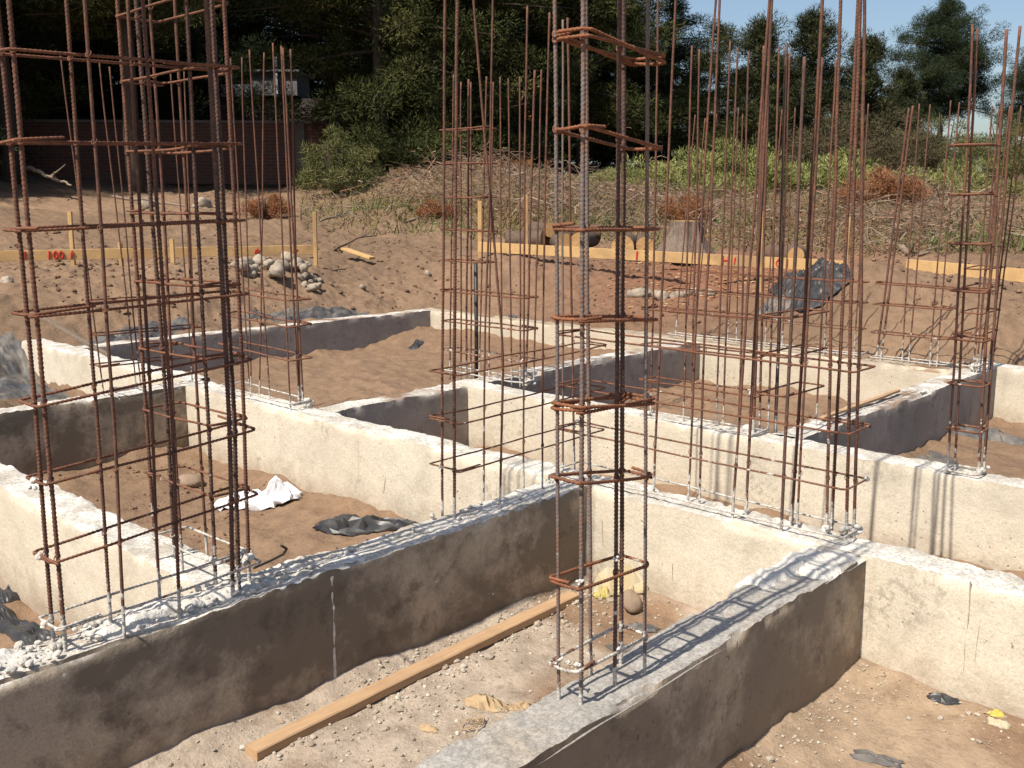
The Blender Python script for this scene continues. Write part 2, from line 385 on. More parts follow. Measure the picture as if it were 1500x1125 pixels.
# measured ground points: pixel and distance
for a in ((0, 400, 11.4), (100, 399, 11.4), (260, 400, 11.2), (-150, 400, 11.4), (0, 392, 12.4), (120, 390, 12.4), (260, 390, 12.4), (-150, 392, 12.4), (330, 405, 10.9), (400, 388, 11.6), (460, 393, 12.2), (0, 440, 10.2), (150, 445, 10.1), (300, 440, 10.3),
          (540, 420, 11.9), (620, 375, 13), (550, 350, 15.5), (640, 420, 12.2), (0, 330, 17), (200, 330, 17), (400, 335, 16.5), (0, 262, 27), (-250, 265, 27), (250, 272, 28), (460, 278, 27),
          (470, 300, 21), (560, 300, 19), (620, 262, 21.5), (700, 238, 22), (660, 246, 21.6), (740, 244, 22), (790, 262, 22), (700, 262, 20.2), (600, 300, 18), (700, 330, 16.5), (850, 275, 22), (820, 330, 17), (950, 282, 22), (950, 340, 16.5), (1100, 295, 22), (1100, 345, 16.5),
          (1230, 292, 21), (1300, 277, 20), (1390, 300, 21), (1480, 312, 21), (1300, 340, 16.5), (1450, 350, 16.5), (1600, 340, 18),
          (700, 385, 12.2), (760, 374, 12.4), (840, 392, 12.2), (920, 425, 11.6), (1000, 432, 11.4), (1080, 440, 10.8), (1000, 395, 13.2), (1120, 400, 12.8), (880, 370, 14),
          (1180, 425, 10.2), (1230, 395, 10.1), (1275, 381, 10.1), (1340, 404, 10.3), (1420, 418, 10.5), (1480, 424, 10.5), (1560, 440, 10.8), (1275, 385, 11.2), (1400, 424, 11.3), (1250, 450, 9.4), (1350, 450, 9.4), (1480, 470, 9.2), (1150, 470, 9.7), (760, 430, 11.8), (850, 445, 11.4)):
    cp(*a)
for p in ((2.4, 6.5, -.05), (0, 6.5, -.1), (-4, 7, 0), (3.3, 6.7, -.40), (3.3, 8.6, -.38), (2.6, 7.6, -.2), (1.6, 8.4, .08), (-3, 12, .5), (-8, 4, 0), (-8, -4, 0), (8.4, 2.2, -.08), (8.4, 0, -.05), (8.3, -4, 0), (10, -4, .2), (3, -8, -.3), (-6, -9, -.3),
          (7.95, 3.2, -.05), (7.9, 4.2, -.08), (7.9, 5.2, -.08), (7.95, 6.6, -.08), (8.0, 8.0, -.08), (6.6, 8.6, -.05), (5.3, 8.6, -.05), (4.2, 8.65, -.05), (8.0, 2.6, -.05),
          (30, 10, 1.5), (30, 30, 2.6), (10, 45, 3), (-15, 40, 2.4), (-20, 20, 1.2), (35, -5, 1.2), (30, -20, .6), (55, 25, 2.6), (40, 60, 3.4), (24, 18, 1.75), (20, 23, 1.8), (28, 3, 1.5), (20, -2, .9), (15, -10, .3)):
    CP.append(p)
CP = np.array(CP)
def _rbf():
    n = len(CP); r = np.linalg.norm(CP[:, None, :2]-CP[None, :, :2], axis=-1)
    A = np.zeros((n+3, n+3)); A[:n, :n] = -r - np.eye(n)*(-.10); A[:n, n] = 1; A[:n, n+1:] = CP[:, :2]; A[n:, :n] = A[:n, n:].T
    A[:n, :n] = r - np.eye(n)*.08
    return np.linalg.solve(A, np.r_[CP[:, 2], 0, 0, 0])
RBFW = _rbf()
def base_z(x, y):
    x = np.asarray(x, float); y = np.asarray(y, float); s = x.shape; x = x.ravel(); y = y.ravel(); out = np.zeros(len(x)); n = len(CP)
    for i in range(0, len(x), 20000):
        X = x[i:i+20000]; Y = y[i:i+20000]
        r = np.sqrt((X[:, None]-CP[None, :, 0])**2+(Y[:, None]-CP[None, :, 1])**2)
        out[i:i+20000] = r@RBFW[:n] + RBFW[n] + X*RBFW[n+1] + Y*RBFW[n+2]
    R = np.hypot(x, y); out = np.where(R > 70, np.minimum(out, 4.5), out)
    return out.reshape(s)
def ground_z(x, y, detail=True):
    x = np.asarray(x, float); y = np.asarray(y, float)
    p = np.stack([x, y, np.zeros_like(x)], -1)
    z = base_z(x, y); inside = np.zeros(x.shape, bool)
    far = sstep(12, 30, np.hypot(x, y))
    if detail:
        z = z + (fbm(p, .9, 4, 3)*.07 + fbm(p, 4.5, 4, 5)*.05 + np.abs(fbm(p, 7, 4, 7))*.035 + fbm(p, 19, 3, 8)*.022)*(1+.8*far)
    for (x0, x1, y0, y1, lv) in LV:
        m = (x >= x0) & (x < x1) & (y >= y0) & (y < y1); inside |= m
        if m.any():
            pp = p[m]; d = np.minimum(np.minimum(pp[:, 0]-x0, x1-pp[:, 0]), np.minimum(pp[:, 1]-y0, y1-pp[:, 1]))-.09
            zz = lv + np.exp(-np.maximum(d, 0)/.12)*.035*(1+fbm(pp, 3, 2, 9))
            if detail:
                am = .35 if lv in (-.43, -.435) else 1.0
                zz = zz + fbm(pp, 1.3, 3, 21)*.045*am + fbm(pp, 6, 4, 25)*.030*am + fbm(pp, 20, 3, 28)*.011 - np.abs(fbm(pp, 3.1, 2, 29))*.02*am
            if lv == -.32: zz = zz + .10*sstep(6.4, 7.4, pp[:, 0])
            z[m] = zz
    return z
def gz(x, y): return float(ground_z(np.array([x]), np.array([y]))[0])

def axis(a, b, step, lo, hi):
    core = np.arange(a, b+1e-6, step); out = [core]; s = step; x = b; up = []
    while x < hi: s = min(s*1.045, 4.0); x += s; up.append(x)
    s = step; x = a; dn = []
    while x > lo: s = min(s*1.12, 6.0); x -= s; dn.append(x)
    return np.r_[dn[::-1], core, up]
gx = axis(.6, 12.0, .029, -60, 260); gy = axis(.4, 12.6, .029, -60, 260)
X, Y = np.meshgrid(gx, gy, indexing='ij'); Z = ground_z(X, Y)
g = MB(); g.add(np.stack([X, Y, Z], -1).reshape(-1, 3), grid_faces(len(gx), len(gy)))
# soil kinds
P2 = np.stack([X, Y, np.zeros_like(X)], -1)
colr = np.zeros(X.shape+(4,)); colr[..., 3] = 1
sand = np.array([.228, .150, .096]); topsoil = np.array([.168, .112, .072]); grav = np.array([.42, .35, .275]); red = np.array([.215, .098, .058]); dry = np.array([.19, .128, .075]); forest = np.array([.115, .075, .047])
n1 = fbm(P2, .5, 4, 41)[..., None]
colr[..., :3] = sand*(1+.15*n1)
def blend(mask, c): colr[..., :3] = colr[..., :3]*(1-mask[..., None]) + c*mask[..., None]
R_ = np.hypot(X, Y)
inb = np.zeros(X.shape, bool)
for (x0, x1, y0, y1, lv) in LV: inb |= (X >= x0) & (X < x1) & (Y >= y0) & (Y < y1)
blend(np.where(inb, 0, 1.0)*sstep(-.25, .2, fbm(P2, .35, 3, 44)+.1)*.85, topsoil)
g1 = (X < CX0) & (Y > NY1-.1) & (Y < FY0+.1)
blend(g1*sstep(-.25, .15, fbm(P2, 1.6, 3, 47)+.18*(X-2.2)+.25*(Y-2.1))*.9, grav)
blend(((X < CX0) & (Y < NY0+.1))*sstep(-.1, .35, fbm(P2, 1.8, 3, 49)+.35*(Y-.7)+.2*(X-2.6))*.8, np.array([.38, .285, .195]))
c1 = on_z(1080, 420, .15); blend(np.exp(-(((X-c1[0])/2.6)**2+((Y-c1[1])/1.6)**2)), red)
blend(sstep(15.5, 18.5, R_+fbm(P2, .4, 3, 51)*2.5)*sstep(.9, 1.15, X/np.maximum(Y, .1)+0.25)*.8, dry)
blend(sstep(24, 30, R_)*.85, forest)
at = None
gm = NT('soil', .97, .08); ca = gm.attr('soil_tone').outputs['Color']
nn = gm.noise(9, 5, .65); n3 = gm.noise(60, 3, .7)
c = gm.mix(gm.ramp(nn, [(.35, .38), (.6, 0)]), ca, (.095, .059, .039))
c = gm.mix(gm.ramp(n3, [(.55, 0), (.75, .4)]), c, (.34, .25, .17))
c = gm.mix(gm.ramp(gm.voro(38), [(.06, .55), (.13, 0)]), c, (.36, .30, .235))
n4 = gm.noise(26, 5, .7); c = gm.mix(gm.ramp(n4, [(.34, .30), (.46, 0)]), c, (.075, .046, .03))
gm.color(c); gm.bump(gm.math('ADD', gm.math('ADD', nn, gm.math('MULTIPLY', n4, .35)), gm.math('MULTIPLY', n3, .35)), .7, .022)
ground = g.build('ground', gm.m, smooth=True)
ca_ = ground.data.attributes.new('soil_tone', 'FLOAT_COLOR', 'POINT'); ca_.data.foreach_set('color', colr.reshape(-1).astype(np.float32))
tag(ground, 'brown sandy soil of the building site, dug out in bays and heaped into mounds', 'ground', kind='structure')

# ------------------------------------------------------------------ foundation walls
def fwall(label, ax, lo, hi, c0, c1, mat, step=.016, zb=-.80, cap0=True, cap1=True, rough=1.0, chip=1.0, seed=0, ends=None):
    """cast concrete strip: ax 0 runs along x, 1 along y; c0..c1 is its thickness; rough upper face, chipped arrises"""
    L = hi-lo; n = int(L/step)+1; s = np.linspace(lo, hi, n)
    hz = np.linspace(zb, 0, max(10, int(.45/step)+int((-.45-zb)/.1))) if False else np.r_[np.linspace(zb, -.60, 3)[:-1], np.linspace(-.60, 0, int(.60/step)+1)]
    tw = np.linspace(0, 1, max(8, int((c1-c0)/step*1.3)))
    prof = [(0.0, z, -1, 0) for z in hz[:-1]] + [(t, 0.0, 0, 1) for t in tw] + [(1.0, z, 1, 0) for z in hz[::-1][1:]]
    prof = np.array(prof); m = len(prof)
    S = np.repeat(s[:, None], m, 1); C = c0+prof[None, :, 0]*(c1-c0)+0*S; Zc = prof[None, :, 1]+0*S
    NC = prof[None, :, 2]+0*S; NZ = prof[None, :, 3]+0*S
    p = np.stack([S, C, Zc], -1)+np.array([0, 0, 0])
    q = p if ax == 0 else p[..., [1, 0, 2]]
    w1 = fbm(q, 1.4, 3, 60+seed)*.0035 + fbm(q, 14, 4, 61+seed)*.0022
    C = C + NC*w1
    topn = fbm(q, 4, 3, 63+seed)*.010 + np.abs(fbm(q, 20, 3, 64+seed))*.006*rough + sstep(.0, .5, fbm(q, 3.1, 3, 69+seed))*fbm(q, 34, 3, 70+seed)*.010*rough - .004
    Zc = Zc + NZ*topn*rough
    # chipped edges
    e = np.minimum(prof[:, 0], 1-prof[:, 0])*(c1-c0); edge = np.where(prof[:, 3] > 0, np.exp(-(e/.014)**2), np.exp(-((-prof[:, 1])/.02)**2))[None, :]
    side = (prof[:, 0] > .5)[None, :]+0*S
    es = np.stack([S*1.0, side*7.3, np.zeros_like(S)], -1)
    cn = np.clip(fbm(es, 9, 4, 66+seed)+.05, 0, 1)*.022*chip + .0015
    big = sstep(.25, .5, fbm(es, 2.3, 3, 67+seed))*.018*chip
    Zc = Zc - edge*(cn*.5+big*NZ)
    C = C - np.where(prof[None, :, 0] > .5, 1, -1)*edge*(cn*.7+big*.6)
    v = np.stack([S, C, Zc], -1).reshape(-1, 3); b = MB()
    fa = grid_faces(n, m)
    if ax == 1: v = v[:, [1, 0, 2]]; fa = fa[:, ::-1]
    b.add(v, fa)
    for k, cap in ((0, cap0), (n-1, cap1)):
        if cap:
            ring = v[k*m:(k+1)*m]; ce = ring.mean(0); idx = np.arange(m-1)
            t = np.stack([np.full(m-1, m), idx, idx+1], 1)
            if (k == 0) == (ax == 0): t = t[:, ::-1]
            b.add(np.vstack([ring, ce]), None, t)
    org = ((lo+hi)/2, (c0+c1)/2, zb) if ax == 0 else ((c0+c1)/2, (lo+hi)/2, zb)
    o = b.build('foundation_wall', MAT[mat], origin=org, smooth=True, sharp=38)
    tag(o, label, 'foundation wall', 'concrete strip foundation walls')
    return o
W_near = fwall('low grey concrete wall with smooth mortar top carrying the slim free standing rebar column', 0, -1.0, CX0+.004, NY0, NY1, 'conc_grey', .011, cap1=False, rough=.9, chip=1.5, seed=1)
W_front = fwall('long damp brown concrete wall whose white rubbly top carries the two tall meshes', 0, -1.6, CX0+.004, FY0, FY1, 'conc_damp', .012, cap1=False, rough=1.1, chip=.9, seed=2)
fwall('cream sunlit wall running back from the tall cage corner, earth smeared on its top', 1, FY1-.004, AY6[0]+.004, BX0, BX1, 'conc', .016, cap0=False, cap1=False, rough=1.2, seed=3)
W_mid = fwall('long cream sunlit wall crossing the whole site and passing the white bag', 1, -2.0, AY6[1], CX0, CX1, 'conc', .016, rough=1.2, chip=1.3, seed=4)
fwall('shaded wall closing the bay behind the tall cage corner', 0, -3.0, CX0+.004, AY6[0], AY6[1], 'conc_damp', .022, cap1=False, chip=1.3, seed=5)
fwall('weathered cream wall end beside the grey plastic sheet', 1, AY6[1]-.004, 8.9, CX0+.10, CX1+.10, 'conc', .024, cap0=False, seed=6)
fwall('farthest shaded wall with sandy top below the soil mound', 0, CX1+.09, EX0+.004, AY5[0], AY5[1], 'conc_shade', .03, cap0=False, cap1=False, seed=7)
fwall('short shaded wall with deeply broken edge between two long cream walls', 0, CX1-.004, DX0+.004, AY4[0], AY4[1], 'conc_shade', .022, cap0=False, cap1=False, chip=2.4, seed=8)
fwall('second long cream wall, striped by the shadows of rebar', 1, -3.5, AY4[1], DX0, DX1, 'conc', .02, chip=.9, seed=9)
fwall('dark shaded wall in the middle of the site behind the slim column', 0, DX1-.004, EX0+.004, AY4[0], AY4[1], 'conc_shade', .026, cap0=False, cap1=False, seed=10)
fwall('bluish shaded wall with a batten on its top beside the slender tall cage', 0, DX1-.004, GX0+.004, AY3[0], AY3[1], 'conc_shade', .024, cap0=False, cap1=False, seed=11)
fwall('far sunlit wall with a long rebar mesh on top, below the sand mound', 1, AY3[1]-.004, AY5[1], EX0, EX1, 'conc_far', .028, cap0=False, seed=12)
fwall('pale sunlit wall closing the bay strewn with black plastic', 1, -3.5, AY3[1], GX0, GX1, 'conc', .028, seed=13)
b = MB(); xs = np.arange(1.55, 2.42, .012); P_ = np.stack([xs, xs*0, xs*0], -1)
pth = np.stack([xs, NY0-.001+fbm(P_, 6, 3, 81)*.002, -.020+fbm(P_, 2.2, 3, 82)*.008], 1)
b.tube(pth, np.clip(.003+.002*fbm(P_, 9, 3, 83), .0012, .006)*sstep(0, .15, xs-1.55)*sstep(0, .2, 2.42-xs), 6); b.build('mortar_lip', MAT['conc_grey'], W_near, origin=pth[0])
def mortar(parent, x0, x1, y0, y1, h, seed, mat='cement', lump=1.0):
    nx, ny = int((x1-x0)/.006)+2, int((y1-y0)/.006)+2
    U, V = np.meshgrid(np.linspace(x0, x1, nx), np.linspace(y0, y1, ny), indexing='ij'); q = np.stack([U, V, U*0+seed], -1)
    ex = np.minimum(U-x0, x1-U)/(x1-x0)*2; ey = np.minimum(V-y0, y1-V)/(y1-y0)*2
    m_ = np.clip(1.6*np.minimum(ex*1.6, ey*1.25)+fbm(q, 14, 3, seed)*.7, -.3, 1)
    z = -.012+h*m_*(.62+.55*fbm(q, 9, 3, seed+1))+np.abs(fbm(q, 42, 3, seed+2))*.010*lump*np.clip(m_, 0, 1)+.006*m_
    b = MB(); b.add(np.stack([U, V, z], -1).reshape(-1, 3), grid_faces(nx, ny)); b.build('mortar_patch', MAT[mat], parent, origin=((x0+x1)/2, (y0+y1)/2, 0), smooth=True)
mortar(W_near, 2.78, 3.36, NY1-.075, NY1+.022, .030, 5)
mortar(W_near, 3.02, 3.36, NY0+.0, NY1-.02, .014, 6)
mortar(W_front, 1.18, 1.80, FY0+.035, FY1+.01, .034, 7)
mortar(W_front, .42, 1.08, FY0+.05, FY1+.01, .030, 8)
mortar(W_front, 2.75, 3.36, FY0+.06, FY1+.015, .014, 9)
# marks left by the formwork on the sunlit faces
MAT['seamdark'] = plain('formwork_mark', (.28, .235, .18), (.36, .31, .24), .95, .1, 20)
def seam(x, px, py0, py1, w_, mat='seamdark', nm='formwork_mark'):
    A = on_x(px[0], py0, x); B = on_x(px[1], py1, x); zz = np.linspace(A[2], B[2], 40); y = np.linspace(A[1], B[1], 40); P_ = np.stack([zz, zz*0+px[0], zz*0], -1)
    b = MB(); b.tube(np.stack([np.full(40, x+.001), y+fbm(P_, 9, 2, 3)*.003, zz], 1), np.clip(w_*(.7+.9*fbm(P_, 16, 3, 4)), .0008, .01), 5); b.build(nm, MAT[mat], W_mid, origin=A)
for a_ in (((1422, 1411), 852, 985, .0030), ((1436, 1429), 908, 968, .0024), ((1270, 1268), 905, 935, .002), ((864, 866), 770, 838, .0035), ((882, 884), 762, 800, .003), ((970, 969), 824, 848, .002), ((985, 984), 826, 850, .002), ((326, 326), 592, 655, .003), ((556, 566), 645, 660, .003), ((566, 562), 690, 722, .003)): seam(CX0, a_[0], a_[1], a_[2], a_[3])
# raised mortar seam on the damp wall
b = MB(); zz = np.linspace(-.44, -.02, 60); sx = on_y(489, 930, FY0)[0]
pth = np.stack([sx+fbm(np.stack([zz*0, zz*0, zz], -1), 20, 2, 5)*.004, np.full(60, FY0+.001), zz], 1)
b.tube(pth, np.clip(.0045+.004*fbm(np.stack([zz, zz*0, zz*0], -1), 45, 2, 8), .001, .01), 6); b.build('mortar_seam', MAT['cement'], W_front, origin=(sx, FY0, -.44))

# ------------------------------------------------------------------ reinforcement
def bar_mesh(path, r, ribbed=0, seed=0):
    b = MB()
    if ribbed:
        p, s = resample(path, .0026 if ribbed == 2 else .0032); sides = 8
        th = np.arange(sides)*2*math.pi/sides
        ph = (s[:, None]+r*1.3*np.cos(th)[None, :])/(.0105 if ribbed == 2 else .0125)
        rib = np.clip(np.sin(ph*2*math.pi), 0, 1)**.7
        rr = r*(.90+.30*rib)
        p = p + np.stack([fbm(np.stack([s, s*0+seed, s*0], -1), 2.2, 2, 3), fbm(np.stack([s, s*0+seed, s*0], -1), 2.2, 2, 9), s*0], 1)*.003
        v, q = tube(p, rr, sides); n = len(v); v = np.vstack([v, v[-sides:].mean(0)])
        b.add(v, q, [(n, n-sides+k, n-sides+(k+1) % sides) for k in range(sides)])
    else:
        p, s = resample(path, .05)
        p = p + np.stack([fbm(np.stack([s, s*0+seed, s*0], -1), 1.6, 2, 3), fbm(np.stack([s, s*0+seed, s*0], -1), 1.6, 2, 9), s*0], 1)*.005
        b.tube(p, r*(1+.10*fbm(np.stack([s, s*0+seed, s*0], -1), 30, 2, 4)), 6)
    return b
def loop_path(x0, x1, y0, y1, zf, rc=.014, hook=.09, corner=0, seed=0):
    """closed stirrup: rounded rectangle, overlapping by a hook; zf(x,y) gives its height"""
    cs = [(x0, y0), (x1, y0), (x1, y1), (x0, y1)]; cs = cs[corner:]+cs[:corner]
    pts = []; N = 4
    for i in range(4):
        p = np.array(cs[i]); a = np.array(cs[i-1]); c = np.array(cs[(i+1) % 4])
        d0 = (a-p)/np.linalg.norm(a-p); d1 = (c-p)/np.linalg.norm(c-p)
        for k in range(5):
            t = k/4; A = p+d0*rc*(1-t)**2*1.0; pts.append(p+d0*rc*(1-t)**2+d1*rc*t**2)
    first = pts[:5]; p0 = np.array(cs[0]); d1 = np.array(cs[1])-p0; d1 /= np.linalg.norm(d1)
    pts = pts + first + [p0+d1*hook]
    pts = np.array(pts); P3, s = resample(np.c_[pts, np.zeros(len(pts))], .02)
    z = np.array([zf(a, b_) for a, b_ in P3[:, :2]])
    k = s/s[-1]; z = z + .011*np.clip((k-.86)/.14, 0, 1) + fbm(np.stack([s, s*0+seed, s*0], -1), 3, 2, 5)*.004
    off = fbm(np.stack([s, s*0+seed, s*0], -1), 4, 2, 15)*.003
    P3[:, 2] = z; P3[:, 0] += off; P3[:, 1] += off*.7
    return P3
def mk_cage(label, bars, loops, origin, bmat='bar', lmat='loop', group='rebar cages standing on the foundation walls', rib=0, lumps=(), lrib=0, name='rebar_cage'):
    """bars: (path, radius, rib, mat) ; loops: (x0,x1,y0,y1,zfun,radius,mat)"""
    e = empty(name, origin); tag(e, label, 'rebar cage', group); kf = 1.22 if math.hypot(origin[0], origin[1]) > 4.6 else 1.0
    for i, (path, r, rb, mt) in enumerate(bars):
        path = np.asarray(path, float); bar_mesh(path, r*kf, rb, i).build('vertical_bar', MAT[mt or bmat], e, origin=path[0], smooth=True)
    for i, (x0, x1, y0, y1, zf, r, mt, hk) in enumerate(loops):
        pth = loop_path(x0, x1, y0, y1, zf, hook=hk, corner=[0, 3, 1, 2, 0, 3, 0, 2][i % 8], seed=i+len(bars))
        b = bar_mesh(pth, r, lrib, i+50) if lrib else MB().tube(pth, r*kf*(1+.22*np.clip(fbm(pth, 26, 3, i), -.3, 1)), 6)
        # tie wires where the stirrup crosses a bar
        for (path, rr_, rb, m_) in bars:
            path = np.asarray(path, float); zt = zf(path[0][0], path[0][1])
            if path[0][2]-.1 < zt < path[-1][2]:
                pc = np.array([np.interp(zt, path[:, 2], path[:, k]) for k in range(3)])
                if x0-.03 < pc[0] < x1+.03 and y0-.03 < pc[1] < y1+.03:
                    th = np.linspace(0, 2*math.pi, 9); R = rr_*1.35
                    b.tube(np.stack([pc[0]+R*np.cos(th), pc[1]+R*np.sin(th), pc[2]+.009*np.sin(th+1)+.002], 1), .0018, 4)
        b.build('stirrup', MAT[mt or lmat], e, origin=pth.mean(0), smooth=True)
    for i, (p, s) in enumerate(lumps):
        b = MB(); stone(b, p, s, 900+i*7+int(origin[0]*10), ICO2, .9, .5)
        for k in range(3): stone(b, np.asarray(p)+rng.normal(size=3)*s*.7, s*.6, 950+i*7+k, ICO2, .9, .5)
        b.build('cement_lump', MAT['cement'], e, origin=p, smooth=True)
    return e
def bar_px(base, *ups, top=None, r=.005, rib=0, mat=None, clampx=None, clampy=None, z0=-.05):
    """a bar rising from the wall top at a measured pixel, passing the further pixels; top = height when it leaves the picture"""
    B = on_z(*base); 
    if clampx: B[0] = min(max(B[0], clampx[0]), clampx[1])
    if clampy: B[1] = min(max(B[1], clampy[0]), clampy[1])
    pts = [B+np.array([0, 0, z0])*0]
    for u in ups: pts.append(over(B, *u))
    pts = np.array(pts); d = (pts[1]-pts[0]); d /= d[2]; pts[0] = pts[0]+d*z0
    if top is not None:
        d = pts[-1]-pts[-2]; d /= d[2]; pts = np.vstack([pts, pts[-1]+d*(top-pts[-1][2])])
    return (pts, r, rib, mat)
def lin(z_a, z_b, xa, xb, tilt=0):
    return lambda x, y: z_a+(z_b-z_a)*(x-xa)/(xb-xa)
def liny(z_a, z_b, ya, yb): return lambda x, y: z_a+(z_b-z_a)*(y-ya)/(yb-ya)
def px_z(base, px, py): return float(over(on_z(*base), px, py)[2])

# tall long cage on the damp wall
T = 2.75
bars = [bar_px((77, 943), (51, 600), (6, 114), top=T, r=.0060, rib=2), bar_px((95, 952), (14, 0), top=T, r=.0062, rib=1),
        bar_px((162, 913), (142, 618), (97, 0), top=T, r=.0052, rib=2), bar_px((183, 931), (166, 618), (124, 0), top=T, r=.0052, rib=0),
        bar_px((234, 884), (223, 618), (188, 0), top=T, r=.0055, rib=0), bar_px((264, 902), (253, 618), (210, 0), top=T, r=.0055, rib=1),
        bar_px((316, 861), (306, 618), (273, 0), top=T, r=.0060, rib=1, mat='bar_dark'),
        bar_px((341, 873), (336, 618), (303, 0), top=T, r=.0072, rib=2, mat='bar_dark'), bar_px((350, 868), (343, 618), (311, 0), top=T, r=.0072, rib=1, mat='bar_dark'),
        bar_px((366, 858), (358, 618), (327, 0), top=T, r=.0060, rib=2)]
zl = [.07, .267, .485, .70, .936, 1.154, 1.376, 1.598]; zr = [.087, .314, .524, .746, .951, 1.17, 1.398, 1.614]
loops = [(1.055, 1.71, 2.655, 2.785, lin(a, b_, 1.07, 1.69), .0040, 'loop_white' if i < 1 else None, .12+.05*(i % 3)) for i, (a, b_) in enumerate(zip(zl, zr))]
loops.append((1.055, 1.71, 2.655, 2.785, lin(1.82, 1.84, 1.07, 1.69), .0040, None, .1))
lum = [(on_z(66, 905) + np.array([0, 0, .0]), .010)]
lum = [(np.array([1.058, 2.74, .07]), .013), (np.array([1.058, 2.735, .265]), .012), (np.array([1.057, 2.73, .484]), .012), (np.array([1.69, 2.70, .10]), .018), (np.array([1.685, 2.72, .085]), .016), (np.array([1.60, 2.75, .10]), .012)]
mk_cage('tall long rusty cage with a thick dark double bar, nearest on the damp wall', bars, loops, (1.38, 2.72, 0), rib=1, lumps=lum, lrib=1)
# cage turning the corner behind it
bars = [bar_px((228, 819), (213, 600), (172, 0), top=T, r=.0062, rib=1), bar_px((255, 817), (244, 600), (202, 28), top=T, r=.0068, rib=1, mat='bar_dark'),
        bar_px((267, 838), (250, 499), (222, 28), top=T, r=.0052), bar_px((304, 813), (290, 618), (256, 0), top=T, r=.0055)]
zc = [px_z((228, 819), x, y) for x, y in ((226, 785), (222, 694), (213, 599), (203, 510), (194, 412), (184, 313), (179, 223), (172, 119), (170, 23))]
loops = [(1.595, 1.735, 2.735, 3.165, liny(z+.008, z, 2.7, 3.16), .0040, 'loop_white' if i < 2 else None, .1) for i, z in enumerate(zc)]
mk_cage('tall cage of four bars turning onto the cream wall from the nearest corner', bars, loops, (1.67, 2.95, 0), lumps=[(np.array([1.62, 3.15, .17]), .010), (np.array([1.72, 2.78, .09]), .014)])
# middle cage on the damp wall
bars = [bar_px((647, 750), (647, 561), (652, 0), top=T, r=.0052, rib=1), bar_px((665, 757), (665, 561), (670, 0), top=T, r=.0062, rib=1),
        bar_px((708, 730), (712, 464), (723, 0), top=T, r=.0042), bar_px((733, 742), (736, 531), (734, 480), (713, 235), (694, 0), top=T, r=.0048),
        bar_px((767, 712), (769, 264), (773, 9), r=.0042), bar_px((794, 718), (798, 293), (804, 18), r=.0042),
        bar_px((824, 688), (825, 29), r=.0050, mat='bar_grey'), bar_px((842, 682), (832, 26), r=.0052, mat='bar')]
loops = [(2.63, 3.565, 2.695, 2.865, lin(a, a+.012, 2.6, 3.5), .0036, 'loop_white' if i == 0 else None, .12) for i, a in enumerate((.19, .381, .572))]
mk_cage('open cage with three levels of stirrups and one bent leaning bar, on the damp wall', bars, loops, (3.05, 2.78, 0), lumps=[(np.array([2.635, 2.80, .19]), .009), (np.array([2.635, 2.80, .381]), .009), (np.array([3.56, 2.86, .21]), .014)])
# slim free standing column on the grey wall
bars = [bar_px((817, 1025), (813, 0), top=T, r=.0045, rib=2, mat='bar_grey'), bar_px((850, 1032), (855, 0), top=T, r=.0055, rib=2, mat='bar_grey'),
        bar_px((865, 987), (858, 0), top=T, r=.0048, rib=2, mat='bar_grey'), bar_px((901, 1004), (908, 0), top=T, r=.0052, rib=2, mat='bar_dark'),
        bar_px((909, 969), (914, 0), top=T, r=.0058, rib=2, mat='bar_dark'), bar_px((945, 985), (950, 0), top=T, r=.0047, rib=2, mat='bar_grey')]
z1 = [.101, .318, .579, .764, .965, 1.174, 1.396, 1.602]; z2 = [.097, .301, .537, .734, .948, 1.17, 1.366, 1.564]
loops = [(1.785, 2.09, 1.422, 1.518, lin(a, b_, 1.8, 2.08), .0042, 'loop_white' if i == 0 else None, .07) for i, (a, b_) in enumerate(zip(z1, z2))]
loops += [(1.785, 2.09, 1.422, 1.518, lin(z1[k]-.012, z2[k]+.012, 1.8, 2.08), .0040, None, .05) for k in (3, 7)]
loops.append((1.785, 2.09, 1.422, 1.518, lin(1.81, 1.78, 1.8, 2.08), .0042, None, .07))
lum = [(over(on_z(850, 1032), 852, 851), .0085), (over(on_z(850, 1032), 845, 974), .0095), (over(on_z(817, 1025), 833, 970), .006), (over(on_z(817, 1025), 820, 966), .007), (over(on_z(901, 1004), 908, 952), .0105), (over(on_z(901, 1004), 903, 818), .008)]
mk_cage('slim grey steel rebar column with bright rusty stirrups, standing alone on the grey wall', bars, loops, (1.94, 1.47, 0), lmat='loop_orange', lumps=lum, lrib=1)
# corner cage by the meeting of the grey wall and the cream wall
bars = [bar_px((956, 722), (968, 440), (989, 0), top=T, r=.0050), bar_px((1008, 736), (1020, 440), (1048, 0), top=T, r=.0046), bar_px((1024, 739), (1035, 440), (1055, 0), top=T, r=.0046),
        bar_px((1073, 759), (1094, 440), (1128, 0), top=T, r=.0050), bar_px((1093, 754), (1109, 440), (1131, 0), top=T, r=.0056),
        bar_px((1144, 778), (1162, 440), (1178, 83), r=.0062, mat='bar_dark'), bar_px((1159, 769), (1180, 440), (1205, 0), top=T, r=.0062), bar_px((1168, 772), (1186, 440), (1205, 84), r=.0046),
        bar_px((1211, 780), (1218, 440), (1232, 0), top=T, r=.0058, rib=1), bar_px((1219, 773), (1234, 440), (1256, 0), top=T, r=.0060, rib=1), bar_px((1239, 780), (1246, 440), (1260, 0), top=T, r=.0062, rib=1),
        bar_px((1251, 785), (1261, 440), (1266, 0), top=T, r=.0062)]
loops = [(3.375, 3.565, 1.468, 2.84, liny(a, a+.004, 1.5, 2.8), .0040, 'loop_white' if i < 2 else None, .16) for i, a in enumerate((.022, .212, .414, .64))]
